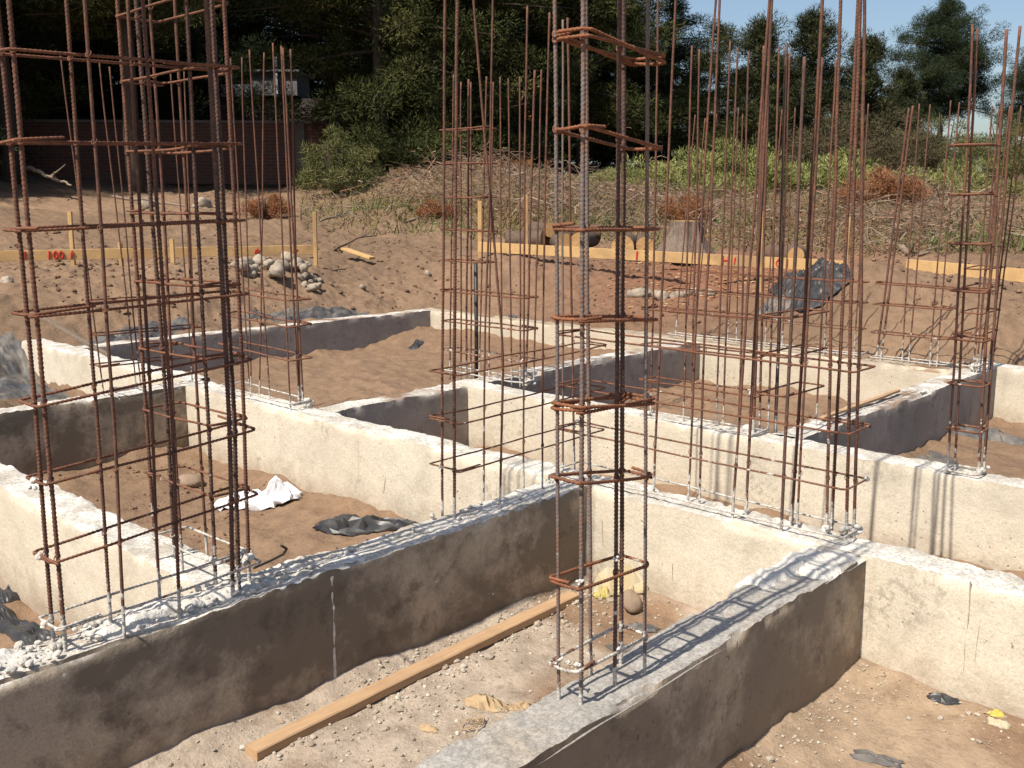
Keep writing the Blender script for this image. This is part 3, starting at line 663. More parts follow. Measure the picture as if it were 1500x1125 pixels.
lum = [(np.array([3.52, 1.48, .02]), .022), (np.array([3.49, 1.52, .025]), .018), (np.array([3.46, 1.575, .015]), .018), (np.array([3.56, 1.47, .215]), .012), (np.array([3.40, 1.9, .02]), .010)]
mk_cage('long cage ending in four clustered bars at the corner above the grey wall', bars, loops, (3.46, 2.15, 0), bmat='bar', lumps=lum)
# cage on the second cream wall
bars = [bar_px((952, 605), (956, 440), (964, 0), top=T, r=.0048), bar_px((1001, 616), (1013, 67), r=.0042, mat='bar_white'), bar_px((1013, 618), (1025, 72), r=.0042), bar_px((1082, 630), (1097, 75), r=.0042), bar_px((1049, 622), (1070, 60), r=.0042, mat='bar_white'), bar_px((1059, 622), (1080, 70), r=.0042),
        bar_px((1103, 639), (1109, 440), (1120, 67), r=.0075, mat='bar'), bar_px((1113, 627), (1127, 70), r=.0055), bar_px((1125, 629), (1142, 68), r=.0045, mat='bar_white'), bar_px((1136, 626), (1152, 65), r=.0070, mat='bar_dark'), bar_px((1138, 618), (1158, 77), r=.0045)]
zz = [px_z((1103, 639), 1105, y) for y in (636, 580, 523, 466)]
loops = [(4.665, 4.815, 2.545, 3.30, liny(z, z-.01, 2.5, 3.3), .0040, 'loop_white' if i == 0 else None, .14) for i, z in enumerate(zz)]
loops += [(4.69, 5.16, 2.40, 2.56, (lambda zz_: (lambda x, y: zz_))(z+.012), .0042, None, .10) for i, z in enumerate(zz[1:])]
bars.append((np.array([[5.14, 2.43, -.05], [5.15, 2.45, 1.95]]), .0045, 0, None))
mk_cage('rusty corner cage on the striped cream wall, its bars bunched at the crossing wall', bars, loops, (4.75, 2.8, 0), lumps=[(np.array([4.72, 2.60, .22]), .022), (np.array([4.70, 2.56, .01]), .03), (np.array([4.78, 2.66, .005]), .028), (np.array([4.70, 3.25, .02]), .02)])
# slender cage on the same wall
bars = [bar_px((1387, 691), (1421, 120), (1424, 35), r=.0046, mat='bar_white'), bar_px((1398, 688), (1428, 120), (1431, 42), r=.0046), bar_px((1433, 694), (1453, 380), (1475, 43), r=.0058), bar_px((1441, 692), (1462, 380), (1495, 38), r=.0052)]
g0 = on_z(1397, 688)
loops = []
for i, (z, dy) in enumerate(zip((.012, .204, .413, .62, .835, 1.045, 1.263, 1.476), (0, .01, .02, .03, .045, .06, .075, .09))):
    loops.append((4.655, 4.775, 1.415+dy*.9, 1.56+dy*1.1, (lambda zz_: (lambda x, y: zz_))(z), .0042, 'loop_white' if i == 0 else None, .06))
mk_cage('slender four bar cage with evenly stacked stirrups over the black plastic bay', bars, loops, (4.72, 1.49, 0), lumps=[(np.array([4.75, 1.43, .012]), .022), (np.array([4.69, 1.56, .2]), .014), (np.array([4.66, 1.55, .01]), .014)])
# cage at the crossing behind the short broken wall
hb = [((658, 546), (664, 109)), ((675, 551), (675, 120)), ((683, 549), (687, 116)), ((690, 553), (690, 120)), ((702, 555), (713, 112)), ((716, 556), (722, 120)), ((735, 556), (733, 113)), ((750, 558), (745, 115)), ((762, 562), (762, 112)), ((770, 564), (783, 103)), ((782, 564), (794, 102))]
bars = [bar_px(b_, t, r=.0046 if i not in (2, 9) else .006, mat='bar_white' if i in (4, 8, 9) else 'bar', clampx=(4.83, 4.99)) for i, (b_, t) in enumerate(hb)]
zs = [px_z((658, 546), 658, y) for y in (540, 511, 469, 425)]
loops = [(4.835, 4.985, 4.34, 5.13, liny(z, z+.0, 4.3, 5.1), .0042, 'loop_white' if i < 2 else None, .15) for i, z in enumerate(zs)]
zs = [px_z((658, 546), 658, y) for y in (381, 336, 289, 240, 191)]
loops += [(4.835, 4.985, 4.72, 5.13, (lambda zz_: (lambda x, y: zz_))(z), .0042, None, .08) for z in zs]
mk_cage('thin rust brown cage on the crossing beside the short broken wall', bars, loops, (4.91, 4.73, 0), lumps=[(np.array([4.92, 4.37, .02]), .03), (np.array([4.88, 4.4, .16]), .015)])
# cage on the cream wall at the back corner, and its neighbour along the shaded wall
ib = [((365, 579), (337, 85)), ((382, 572), (354, 84)), ((395, 584), (366, 73)), ((412, 572), (387, 77)), ((425, 601), (400, 63)), ((438, 592), (411, 67)), ((446, 592), (415, 70)), ((454, 589), (426, 72))]
bars = [bar_px(b_, t, r=.0042 if i < 5 else .0052, clampx=(3.37, 3.52)) for i, (b_, t) in enumerate(ib)]
zs = [px_z((454, 587), 452, y) for y in (580, 517, 471, 434)]
loops = [(3.365, 3.53, 4.84, 5.62, liny(z, z+.02, 4.8, 5.6), .0040, 'loop_white' if i < 2 else None, .13) for i, z in enumerate(zs)]
mk_cage('thin cage of eight bars on the cream wall beside the sandy bay', bars, loops, (3.45, 5.2, 0), lumps=[(np.array([3.5, 4.88, .01]), .03)])
bars = [bar_px(b_, t, r=.0042, clampy=(6.03, 6.15)) for b_, t in (((151, 579), (88, 82)), ((189, 566), (145, 88)), ((199, 566), (161, 98)), ((282, 560), (250, 108)), ((290, 562), (270, 105)))]
zs = [px_z((151, 579), 140, y) for y in (536, 490, 441)]
loops = [(2.78, 3.50, 6.02, 6.16, lin(z, z-.01, 2.8, 3.5), .0040, None, .13) for z in zs]
mk_cage('thin cage of five bars standing on the shaded wall behind the tall cages', bars, loops, (3.1, 6.09, 0))
# long far mesh
fb = [((1000, 490), (1018, 168)), ((1012, 492), (1033, 173)), ((1024, 494), (1050, 167)), ((1070, 500), (1082, 158)), ((1080, 502), (1088, 167)), ((1120, 508), (1145, 160)), ((1145, 511), (1165, 158)), ((1180, 515), (1200, 156)), ((1207, 518), (1228, 154)), ((1251, 522), (1272, 152))]
bars = [bar_px(b_, t, r=.0046, mat='bar_white', clampx=(7.53, 7.65)) for b_, t in fb]
zs = [px_z((1180, 515), 1182, y) for y in (510, 474, 438, 408)]
loops = [(7.525, 7.655, 3.25, 5.03, (lambda zz_: (lambda x, y: zz_))(z), .0042, 'loop_white' if i < 3 else None, .2) for i, z in enumerate(zs)]
mk_cage('long low mesh splashed white with cement on the far sunlit wall', bars, loops, (7.59, 4.1, 0))
fb = [((1283, 526), (1331, 158)), ((1290, 527), (1337, 155)), ((1321, 531), (1347, 152)), ((1331, 532), (1363, 153)), ((1362, 536), (1393, 147)), ((1372, 537), (1405, 150))]
bars = [bar_px(b_, t, r=.0066 if i < 2 else .0044, mat='bar' if i < 2 else 'bar_white', clampx=(7.53, 7.65)) for i, (b_, t) in enumerate(fb)]
zs = [px_z((1287, 526), 1292, y) for y in (521, 485, 444, 414)]
loops = [(7.525, 7.655, 2.58, 3.16, (lambda zz_: (lambda x, y: zz_))(z), .0042, 'loop_white' if i < 1 else None, .1) for i, z in enumerate(zs)]
mk_cage('far mesh with two thick bars tilted together in front of the sand mound', bars, loops, (7.59, 2.87, 0))
fb = [((1423, 546), (1453, 155)), ((1430, 545), (1463, 160)), ((1436, 548), (1470, 152)), ((1446, 545), (1480, 155)), ((1456, 540), (1496, 155)), ((1461, 538), (1504, 150))]
bars = [bar_px(b_, t, r=.0048, mat='bar_white' if i % 2 else 'bar', clampx=(7.55, 7.9), clampy=(2.37, 2.51)) for i, (b_, t) in enumerate(fb)]
zs = [px_z((1436, 548), 1440, y) for y in (540, 492, 461, 423, 395)]
loops = [(7.54, 7.92, 2.36, 2.52, (lambda zz_: (lambda x, y: zz_))(z), .0042, 'loop_white' if i < 1 else None, .1) for i, z in enumerate(zs)]
mk_cage('farthest cage of close set bars on the corner beyond the slender cage', bars, loops, (7.73, 2.44, 0), lumps=[(np.array([7.6, 2.4, .02]), .03), (np.array([7.62, 2.42, .24]), .025)])
# leaning black pipe behind the crossing cage
b = MB(); A = np.array([5.08, 5.02, -.3]); Bp = over(A, 697, 385); b.tube(np.array([A, A*.5+Bp*.5+np.array([0.005, 0, 0]), Bp]), .014, 8)
tag(b.build('plastic_pipe', MAT['pipe'], origin=A, smooth=True), 'thin black pipe leaning upright inside the crossing cage', 'pipe')
# rebar prop leaning from the tall cage to the shaded wall
# ------------------------------------------------------------------ small things on the bays
def at_bay(px, py, z): return on_z(px, py, z)
# formwork batten on the ground by the damp wall
def beam(name, A, B, wid, hei, mat, segs=30, bow=.004, seed=0, upv=(0, 0, 1), parent=None):
    A = np.asarray(A, float); B = np.asarray(B, float); d = (B-A)/np.linalg.norm(B-A); u = np.asarray(upv, float); u = u-d*(u@d); u /= np.linalg.norm(u); s = np.cross(d, u)
    t = np.linspace(0, 1, segs); bev = min(wid, hei)*.12
    prof = [(-wid/2+bev, 0), (wid/2-bev, 0), (wid/2, bev), (wid/2, hei-bev), (wid/2-bev, hei), (-wid/2+bev, hei), (-wid/2, hei-bev), (-wid/2, bev)]
    c = A+(B-A)*t[:, None] + s*(bow*np.sin(t*3.1+seed)[:, None])
    v = np.concatenate([c[:, None, :]+s*p[0]+u*p[1] for p in prof], 1).reshape(-1, 3)
    v = v + fbm(v, 14, 2, seed)[:, None]*.0015
    m = 8; i = np.arange(segs-1)[:, None]*m; k = np.arange(m)[None, :]; q = np.stack([i+k, i+(k+1) % m, i+m+(k+1) % m, i+m+k], -1).reshape(-1, 4)
    b = MB(); b.add(v, q); 
    for base, fl in ((0, True), ((segs-1)*m, False)):
        idx = [(base+0, base+1, base+4, base+5), (base+1, base+2, base+3, base+4), (base+5, base+6, base+7, base+0)]
        b.q.append(np.array([x[::-1] if fl else x for x in idx]))
    o = b.build(name, MAT[mat], parent, origin=A); return o
zA = -.424
A = at_bay(366, 1092, zA+.03); B = at_bay(838, 868, zA+.03)
pl = beam('wooden_plank', (A[0]-.01, A[1]-.02, zA), (B[0], B[1]-.01, zA), .062, .034, 'plank', 60, .006, 3)
tag(pl, 'long weathered timber batten lying on gravel along the foot of the damp wall', 'plank')
b1 = beam('wooden_batten', np.array([5.25, 2.44, .012]), np.array([6.35, 2.47, .016]), .03, .018, 'plank', 12, .01, 5)
tag(b1, 'thin wooden batten lying on top of the bluish shaded wall', 'batten')
tag(beam('wooden_batten', at_depth(58, 465, 7.9), at_depth(160, 523, 7.6), .035, .025, 'branch', 10, .01, 6), 'grey batten leaning against the weathered wall end, seen through the tallest cage', 'batten')
# gravel, clods and rubble
def scatter(name, label, cat, mat, n, pts, size, seed, base=ICO1, squash=.7, sink=.25):
    b = MB(); r = np.random.default_rng(seed); P = pts(r, n)
    zg = ground_z(P[:, 0], P[:, 1]) if P.shape[1] == 2 else P[:, 2]
    for i in range(len(P)):
        s = size(r); stone(b, (P[i, 0], P[i, 1], zg[i]+s*(squash-sink)*.6), s, int(r.integers(1e6)), base, squash)
    o = b.build(name, MAT[mat], smooth=False, attr='tint'); tag(o, label, cat, kind='stuff'); return o
def pts_g1(r, n):
    out = []
    while len(out) < n:
        x = r.uniform(1.2, 3.32); y = r.uniform(1.56, 2.60)
        w_ = .22+.9*math.exp(-((y-2.44)/.10)**2)+.5*math.exp(-((y-2.56)/.05)**2)+.55*sstep(2.5, 3.1, x)
        w_ *= (vnoise(np.array([[x*2.3, y*2.3, 0]]), 5)[0]*.5+.6)
        if r.random() < w_: out.append((x, y))
    return np.array(out)
scatter('gravel', 'pale gravel and mortar crumbs along the timber batten', 'gravel', 'gravel', 3000, pts_g1, lambda r: .0025+.008*r.random()**3.5+(.012 if r.random() < .02 else 0), 11)
def pts_g2(r, n):
    out = []
    while len(out) < n:
        x = r.uniform(1.9, 3.32); y = r.uniform(.1, 1.34)
        if r.random() < .12+.9*math.exp(-((y-1.30)/.12)**2)+.9*math.exp(-((x-3.30)/.10)**2): out.append((x, y))
    return np.array(out)
scatter('gravel', 'pale crumbs and sawdust at the foot of the grey wall', 'gravel', 'gravel', 1500, pts_g2, lambda r: .002+.006*r.random()**3.5+(.010 if r.random() < .02 else 0), 12)
def pts_top(r, n):
    out = []
    while len(out) < n:
        x = r.uniform(.55, 3.3); y = r.uniform(2.645, 2.79)
        w_ = math.exp(-((x-1.5)/.2)**2)+.9*math.exp(-((x-.85)/.2)**2)+.05
        w_ *= (.45+.55*(y > 2.69))
        if r.random() < w_: out.append((x, y, .004))
    return np.array(out)
scatter('mortar_rubble', 'loose white mortar rubble on the damp wall around the tall cage', 'rubble', 'rubble', 520, pts_top, lambda r: .003+.014*r.random()**3, 13, ICO2, .8, .35)
def pts_sand(r, n):
    out = np.c_[r.uniform(1.8, 3.3, n), r.uniform(2.85, 5.9, n)]
    o2 = np.c_[r.uniform(3.6, 7.4, n//2), r.uniform(4.9, 8.0, n//2)]; o3 = np.c_[r.uniform(4.9, 7.8, n//2), r.uniform(.2, 4.5, n//2)]; o4 = np.c_[r.uniform(.3, 1.5, n//3), r.uniform(3.0, 5.8, n//3)]
    al = np.vstack([out, o2, o3, o4]); return al[[not any(x0-.1 < p[0] < x1+.1 and y0-.1 < p[1] < y1+.1 for x0, x1, y0, y1 in ((4.64, 4.82, -3, 5), (4.8, 8, 2.35, 2.53))) for p in al]]
def clustered(f, thr, sc):
    def g(r, n):
        P = f(r, n*4); k = fbm(np.c_[P[:, :2], np.zeros(len(P))], sc, 3, 91) > thr; return P[k][:n]
    return g
scatter('soil_clods', 'crumbled soil clods in the sandy bays', 'soil clods', 'clod', 900, clustered(pts_sand, .10, 1.6), lambda r: .003+.014*r.random()**4, 14)
def pts_mound(r, n):
    out = []
    while len(out) < n:
        px = r.uniform(-60, 1560); d = r.uniform(9.4, 16)
        p = at_depth(px, 400, d); 
        if any(x0 < p[0] < x1 and y0 < p[1] < y1 for x0, x1, y0, y1, lv in LV): continue
        if 7.4 < p[0] < 8.2 and p[1] < 8.4 or 3.3 < p[0] < 7.7 and 8.0 < p[1] < 8.4: continue
        out.append((p[0], p[1]))
    return np.array(out)
scatter('soil_clods', 'dark soil clods over the excavated mounds beyond the walls', 'soil clods', 'clod', 5200, clustered(pts_mound, -.12, .8), lambda r: .006+.034*r.random()**5, 15)
scatter('wood_chips', 'reddish bark and wood chips below the long pine board', 'wood chips', 'chips', 1500, lambda r, n: np.array([at_depth(r.normal(1060, 90), 400, r.uniform(10.8, 14.2))[:2] for _ in range(n)]), lambda r: .012+.03*r.random()**2, 16, ICO1, .35)

# crumpled sheets
def crumple(name, label, cat, mat, c, w_, l_, h_, rz, seed, n=46, edge=.35, sink=.01, follow=True, sub=None, zoff=None, fold=1.0, crease=1.0, paper=False):
    n = max(n, 36)
    u = np.linspace(-1, 1, n); U, V = np.meshgrid(u, u, indexing='ij'); q = np.stack([U, V, U*0+seed*1.7], -1)
    an = np.arctan2(V, U); rim = 1+edge*fbm(np.stack([np.cos(an), np.sin(an), U*0+seed*2.3], -1), 1.1, 3, seed+9)
    sq = np.maximum(np.abs(U), np.abs(V))/np.maximum(np.hypot(U, V), 1e-6); k = sq**.6
    x = U*k*w_/2*rim+fbm(q, 1.2, 2, seed)*w_*.10; y = V*k*l_/2*rim+fbm(q, 1.2, 2, seed+5)*l_*.10
    fa = seed*1.3; qa = np.stack([U*math.cos(fa)+V*math.sin(fa), (V*math.cos(fa)-U*math.sin(fa))*.32, U*0+seed*.7], -1)*(1.0 if w_ > l_ else 1.0)
    f1 = fbm(q, .8*fold, 2, seed+1); rd = np.abs(fbm(qa, 2.2*fold, 2, seed+2)); rd2 = np.abs(fbm(qa+.4*q, 5.5*fold, 2, seed+3))
    mx = np.maximum(np.abs(U), np.abs(V)); fall = (1-mx**3.0)
    z = h_*fall*((.62+.85*f1).clip(.05, 1.4)*.75+crease*(.34*np.exp(-(rd/.09)**2)+.24*np.exp(-(rd2/.10)**2))) + h_*.10*mx*np.abs(fbm(q, 3*fold, 2, seed+4))
    if paper:
        f3 = fbm(qa, 1.3*fold, 2, seed+6); f4 = fbm(q, 2.6*fold, 2, seed+7)
        z = h_*(np.abs(f3)*1.5+np.abs(f4)*.8+.25*mx**2*(1+f1)) + .002
    ca, sa = math.cos(rz), math.sin(rz); xx = c[0]+x*ca-y*sa; yy = c[1]+x*sa+y*ca
    zz = (ground_z(xx, yy) if follow else np.full(xx.shape, c[2])) + z + sink - (0 if paper else .016)*mx**4
    top = np.stack([xx, yy, zz], -1).reshape(-1, 3); b = MB(); f = grid_faces(n, n)
    b.add(top, f)
    o = b.build(name, MAT[mat], origin=(c[0], c[1], float(zz.min())), smooth=True)
    md = o.modifiers.new('thickness', 'SOLIDIFY'); md.thickness = .0015
    tag(o, label, cat); return o
def facet(name, label, cat, mat, c, w_, l_, h_, rz, seed, n=9, lift=.15, env=1.0, peak=None, sink=.0):
    r = np.random.default_rng(seed+7000); u = np.linspace(-1, 1, n); U, V = np.meshgrid(u, u, indexing='ij')
    sq = np.maximum(np.abs(U), np.abs(V))/np.maximum(np.hypot(U, V), 1e-6); mx = np.maximum(np.abs(U), np.abs(V))
    rim = 1+.30*fbm(np.stack([U*1.3, V*1.3, U*0+seed], -1), 1.0, 2, seed)
    x = (U*sq**.5*rim+r.normal(size=U.shape)*.50/n)*w_/2; y = (V*sq**.5*rim+r.normal(size=U.shape)*.50/n)*l_/2
    e_ = (1-mx**2*env)
    if peak is not None: e_ = e_*np.clip(.45+.75*np.exp(-((V-peak)/.45)**2), 0, 1.3)
    z = h_*(r.random(U.shape)**1.3*e_+lift*r.random(U.shape)*mx)
    ca, sa = math.cos(rz), math.sin(rz); xx = c[0]+x*ca-y*sa; yy = c[1]+x*sa+y*ca
    zz = ground_z(xx, yy)+z+sink
    b = MB(); q = grid_faces(n, n); t1 = q[:, [0, 1, 2]]; t2 = q[:, [0, 2, 3]]
    b.add(np.stack([xx, yy, zz], -1).reshape(-1, 3), None, np.vstack([t1, t2]))
    o = b.build(name, MAT[mat], origin=(c[0], c[1], float(zz.min())), smooth=True, sharp=22)
    md = o.modifiers.new('thickness', 'SOLIDIFY'); md.thickness = .001
    tag(o, label, cat); return o
p = on_z(380, 722, -.40); facet('plastic_bag', 'crumpled white plastic bag on the sand below the cream wall', 'plastic bag', 'whiteplastic', p, .20, .50, .15, 1.0, 3, n=15, peak=-.55)
p = on_z(530, 765, -.40); facet('plastic_sheet', 'black plastic strips bunched where the cream wall meets the damp wall', 'plastic sheet', 'blackplastic', p, .18, .50, .07, .85, 4, n=14)
p = on_z(565, 778, -.36); crumple('plastic_sheet', 'dusty black plastic strip pressed against the white topped damp wall', 'plastic sheet', 'dustyplastic', on_z(500, 800, -.36), .42, .08, .03, .12, 5, edge=.5)
b = MB(); P_ = [on_z(x, y, z) for x, y, z in ((372, 832, -.34), (395, 822, -.35), (415, 812, -.36), (420, 804, -.33), (412, 799, -.30))]; b.tube(resample(np.array(P_), .01)[0], .006, 6)
tag(b.build('plastic_hose', MAT['pipe'], origin=P_[0], smooth=True), 'short black hose curling up from the sand behind the tall cage', 'hose')
crumple('plastic_sheet', 'black plastic sheet tucked under the cream wall beside the sandy heap', 'plastic sheet', 'blackplastic', np.array([1.47, 4.05, -.5]), .12, 1.0, .03, 0.0, 6)
crumple('plastic_sheet', 'black plastic lump at the edge of the photo beside the cream wall foot', 'plastic sheet', 'blackplastic', on_z(8, 862, -.44), .16, .16, .05, 0.3, 7)
crumple('plastic_sheet', 'grey plastic sheet draped over the bank beside the weathered wall end', 'plastic sheet', 'dustyplastic', np.array([3.05, 8.5, -.2]), .75, 1.5, .07, -.1, 8, n=80, fold=1.3, crease=.6)
crumple('plastic_sheet', 'dark plastic wrinkled along the bank above the farthest wall, near the thin five bar cage', 'plastic sheet', 'dustyplastic', np.array([4.3, 8.62, 0]), 1.0, .28, .05, 0.0, 9, n=70, fold=2.0, edge=.6)
crumple('plastic_sheet', 'bluish plastic strip showing between the farthest wall and the soil mound', 'plastic sheet', 'dustyplastic', np.array([6.3, 8.62, 0]), 1.5, .26, .05, 0.0, 10, n=70, fold=2.0, edge=.7)
crumple('plastic_sheet', 'black plastic scrap on the sandy bay floor below the farthest wall', 'plastic sheet', 'blackplastic', on_z(612, 510, -.32), .26, .14, .05, .4, 11)
crumple('plastic_sheet', 'small dark plastic scrap in the sandy bay behind the crossing cage', 'plastic sheet', 'dustyplastic', on_z(745, 497, -.28), .34, .16, .06, .2, 12)
# black sheet over the side of the sand mound
q0 = at_depth(1185, 408, 10.3)
crumple('plastic_sheet', 'large black plastic sheet sliding down the sand mound under the pine board', 'plastic sheet', 'blackplastic', q0, .62, 1.25, .13, -.95, 13, n=80, fold=2.4, sink=.04)
crumple('plastic_sheet', 'crinkled bluish plastic at the bottom of the large black sheet', 'plastic sheet', 'dustyplastic', at_depth(1140, 436, 10.0), .5, .4, .08, -.9, 14, sink=.03)
crumple('plastic_sheet', 'black plastic pieces half buried in the bay behind the slender cage', 'plastic sheet', 'dustyplastic', on_z(1375, 675, -.38), .5, .25, .04, .4, 15, edge=.8)
crumple('plastic_sheet', 'folded black plastic below the pale wall closing the bay', 'plastic sheet', 'dustyplastic', on_z(1440, 640, -.38), .22, .55, .07, .35, 16, edge=.6)
crumple('plastic_sheet', 'black plastic bundle on the soil beyond the pale wall', 'plastic sheet', 'blackplastic', np.array([8.55, 1.95, 0]), .3, .35, .12, .4, 17)
crumple('plastic_sheet', 'torn dark plastic caught on top of the far wall by the mesh foot', 'plastic sheet', 'blackplastic', np.array([7.78, 2.75, 0]), .12, .4, .07, .1, 18)
# litter in the nearest bays
facet('paper_sack', 'torn yellow and cream paper sack against the cream wall behind the slim column', 'paper sack', 'yellowbag', on_z(905, 868, -.42)+np.array([.02, 0, 0]), .17, .26, .11, .4, 20)
facet('paper_scrap', 'bright yellow scrap on the torn paper sack', 'paper scrap', 'yellow', on_z(882, 868, -.40)+np.array([0, 0, 0]), .06, .07, .06, .4, 21)
facet('paper_scrap', 'crumpled brown kraft paper on the soil beside the grey wall', 'paper scrap', 'paper', on_z(712, 1030, -.43), .10, .15, .035, .3, 22)
facet('paper_scrap', 'small flat brown paper piece nearest the timber batten end', 'paper scrap', 'paper', on_z(628, 1068, -.43), .035, .07, .015, .6, 23)
facet('paper_scrap', 'folded brown paper corner touching the grey wall mortar', 'paper scrap', 'paper', on_z(760, 1032, -.43), .05, .09, .022, .9, 24)
facet('plastic_scrap', 'grey blue plastic film on gravel behind the slim column base', 'plastic scrap', 'dustyplastic', on_z(940, 915, -.42), .08, .16, .03, .3, 25)
facet('plastic_scrap', 'second grey plastic film piece beside the slim column bars', 'plastic scrap', 'dustyplastic', on_z(915, 945, -.42), .07, .14, .025, .1, 26)
facet('plastic_scrap', 'dark rag of plastic at the foot of the sunlit wall past the grey wall', 'plastic scrap', 'blackplastic', on_z(1382, 1030, -.43), .05, .10, .02, .5, 27)
facet('wrapper', 'cream torn wrapper near the foot of the sunlit wall', 'wrapper', 'yellowbag', on_z(1462, 1064, -.43), .05, .07, .02, .2, 28)
facet('wrapper', 'yellow wrapper corner lying over the cream one', 'wrapper', 'yellow', on_z(1457, 1052, -.43), .035, .05, .02, .5, 29)
facet('plastic_scrap', 'grey plastic strip on sawdust at the lower edge of the photo', 'plastic scrap', 'dustyplastic', on_z(1285, 1112, -.43), .06, .16, .02, .2, 30)
b = MB(); P_ = on_z(925, 882, -.39); stone(b, P_, .055, 55, ICO3, .85, .25); tag(b.build('rock', MAT['brownrock'], origin=P_, smooth=True, attr='tint'), 'brown fist sized rock beside the torn paper sack', 'rock')
b = MB(); P_ = on_z(278, 705, -.45); stone(b, P_, .085, 58, ICO3, .6, .25); tag(b.build('rock', MAT['brownrock'], origin=P_, smooth=True, attr='tint'), 'half buried rounded rock in the sand behind the two tall cages', 'rock')
# string tangle
b = MB(); c0 = on_z(690, 1062, -.42); r5 = np.random.default_rng(5)
for k in range(9):
    th = np.linspace(0, r5.uniform(3, 6), 24)+r5.uniform(0, 6); R = r5.uniform(.015, .04)
    b.tube(np.stack([c0[0]+R*np.cos(th)+.01*r5.normal()+.01*th*.3, c0[1]+R*.8*np.sin(th)+.01*r5.normal(), np.full(24, c0[2]+.008)+.008*np.sin(th*2+k)], 1), .0012, 4)
tag(b.build('string_tangle', MAT['paper'], origin=c0), 'tangle of pale string beside the crumpled kraft paper', 'string')

# ------------------------------------------------------------------ setting-out boards and stakes
def stake(label, px, py0, py1, dep, wid=.045, mat='board', lean=0.0):
    top = at_depth(px, py0, dep); bot = np.array([top[0], top[1], gz(top[0], top[1])-.15])
    o = beam('wooden_stake', bot, top+np.array([lean, 0, 0]), wid, wid*.8, mat, 6, .002, int(px), upv=(math.sin(YAW), math.cos(YAW), 0))
    tag(o, label, 'stake', 'timber stakes of the setting out boards'); return o
def strokes(parent, A, B, marks, hgt):
    A = np.asarray(A); B = np.asarray(B); d = (B-A); L = np.linalg.norm(d); d /= L; nrm = np.cross(d, (0, 0, 1)); nrm = nrm/np.linalg.norm(nrm)
    if nrm@(ORI-A) < 0: nrm = -nrm
    for (s0, polys) in marks:
        b = MB()
        for pl_ in polys:
            P3 = [A+d*(s0+u*hgt*.7)+np.array([0, 0, hgt*(.12+.76*v)])+nrm*.010 for u, v in pl_]
            b.tube(resample(np.array(P3), .02)[0], .011, 5)
        b.build('paint_mark', MAT['redpaint'], parent, origin=A+d*s0)
def board(label, pa, pb, dep_a, dep_b, hgt, marks=(), mat='board'):
    A = at_depth(pa[0], pa[1], dep_a); B = at_depth(pb[0], pb[1], dep_b)
    d = (B-A)/np.linalg.norm(B-A); nrm = np.cross(d, (0, 0, 1)); 
    o = beam('setting_out_board', A, B, .022, hgt, mat, 30, .006, 4); tag(o, label, 'board', 'setting out boards')
    strokes(o, A, B, marks, hgt); return o, A, B
G_H = [[(0, 0), (0, 1)], [(0, .5), (.7, .5)], [(.7, 0), (.7, 1)]]
G_G = [[(.75, .85), (.4, 1), (.1, .75), (0, .45), (.15, .1), (.5, 0), (.8, .2), (.8, .45), (.5, .45)]]
G_1 = [[(0, 0), (.1, 1)]]
G_0 = [[(.3, 0), (.05, .3), (.05, .7), (.3, 1), (.6, .7), (.6, .3), (.3, 0)]]
G_smear = [[(0, .2), (.5, .8)], [(.2, .1), (.8, .6)], [(.1, .6), (.7, .3)]]
G_tri = [[(.1, 0), (.25, 1), (.5, .6), (.1, .5)]]
L_len = np.linalg.norm(at_depth(-140, 386, 12.3)-at_depth(462, 372.5, 12.3))
def sL(px): return L_len*(px+140)/602
bl, _, _ = board('pine board with red sprayed 100 along the soil mound, nailed to the short stakes', (-140, 386), (462, 372.5), 12.3, 12.3, .112,
      [(sL(18), [[(0, 0), (.1, 1)], [(.25, 0), (.3, 1)]]), (sL(54), G_1), (sL(60), G_0), (sL(68), G_0), (sL(84), G_tri), (sL(362), G_smear), (sL(424), G_smear)])
stake('tall stake near the red marked end of the mound board', 101, 310, 383, 12.25)
stake('lowest stake of the mound board, between the tall one and the slanted one', 175, 355, 383, 12.2)
stake('slanted short stake pushed in front of the mound board', 251, 350, 391, 11.9, lean=.0)
stake('stake at the free end of the mound board above the stone pile', 460, 310, 393, 12.25)
A_ = at_depth(700, 369, 12.6); B_ = at_depth(1238, 399, 11.6); LR = np.linalg.norm(B_-A_)
def sR(px): return LR*(px-700)/538*1.0
br, _, _ = board('long pine board with red painted H and G before the logs and stump', (700, 369), (1238, 399), 12.6, 11.6, .125, [(sR(930), [[(0, 0), (.05, 1)]]), (sR(950), [[(0, 0), (.05, 1)]]), (sR(1074), G_H), (sR(1090), [[(0, .1), (.1, .9)]]), (sR(1147), G_G), (sR(1162), [[(0, 0), (0, 1)]])])
board('shorter pine board beyond the sand mound, behind the slender cage', (1326, 398), (1600, 423), 11.6, 11.3, .135)
stake('stake at the end of the long board behind the crossing cage', 703, 294, 376, 12.65, .05)
stake('tall pale stake beside the soil heap, second along the long board', 771, 286, 376, 12.5, .05)
stake('nearest tall stake, standing in front of the letter G board', 1118, 310, 455, 11.0, .055)
stake('thin pale stake seen through the corner cage bars by the sand mound', 1244, 318, 420, 11.4, .04)
bb = beam('timber_offcut', at_depth(503, 366, 13.2), at_depth(545, 380, 12.8), .10, .03, 'board', 8, .002, 3); tag(bb, 'pale timber offcut lying on the soil past the stone pile', 'offcut')

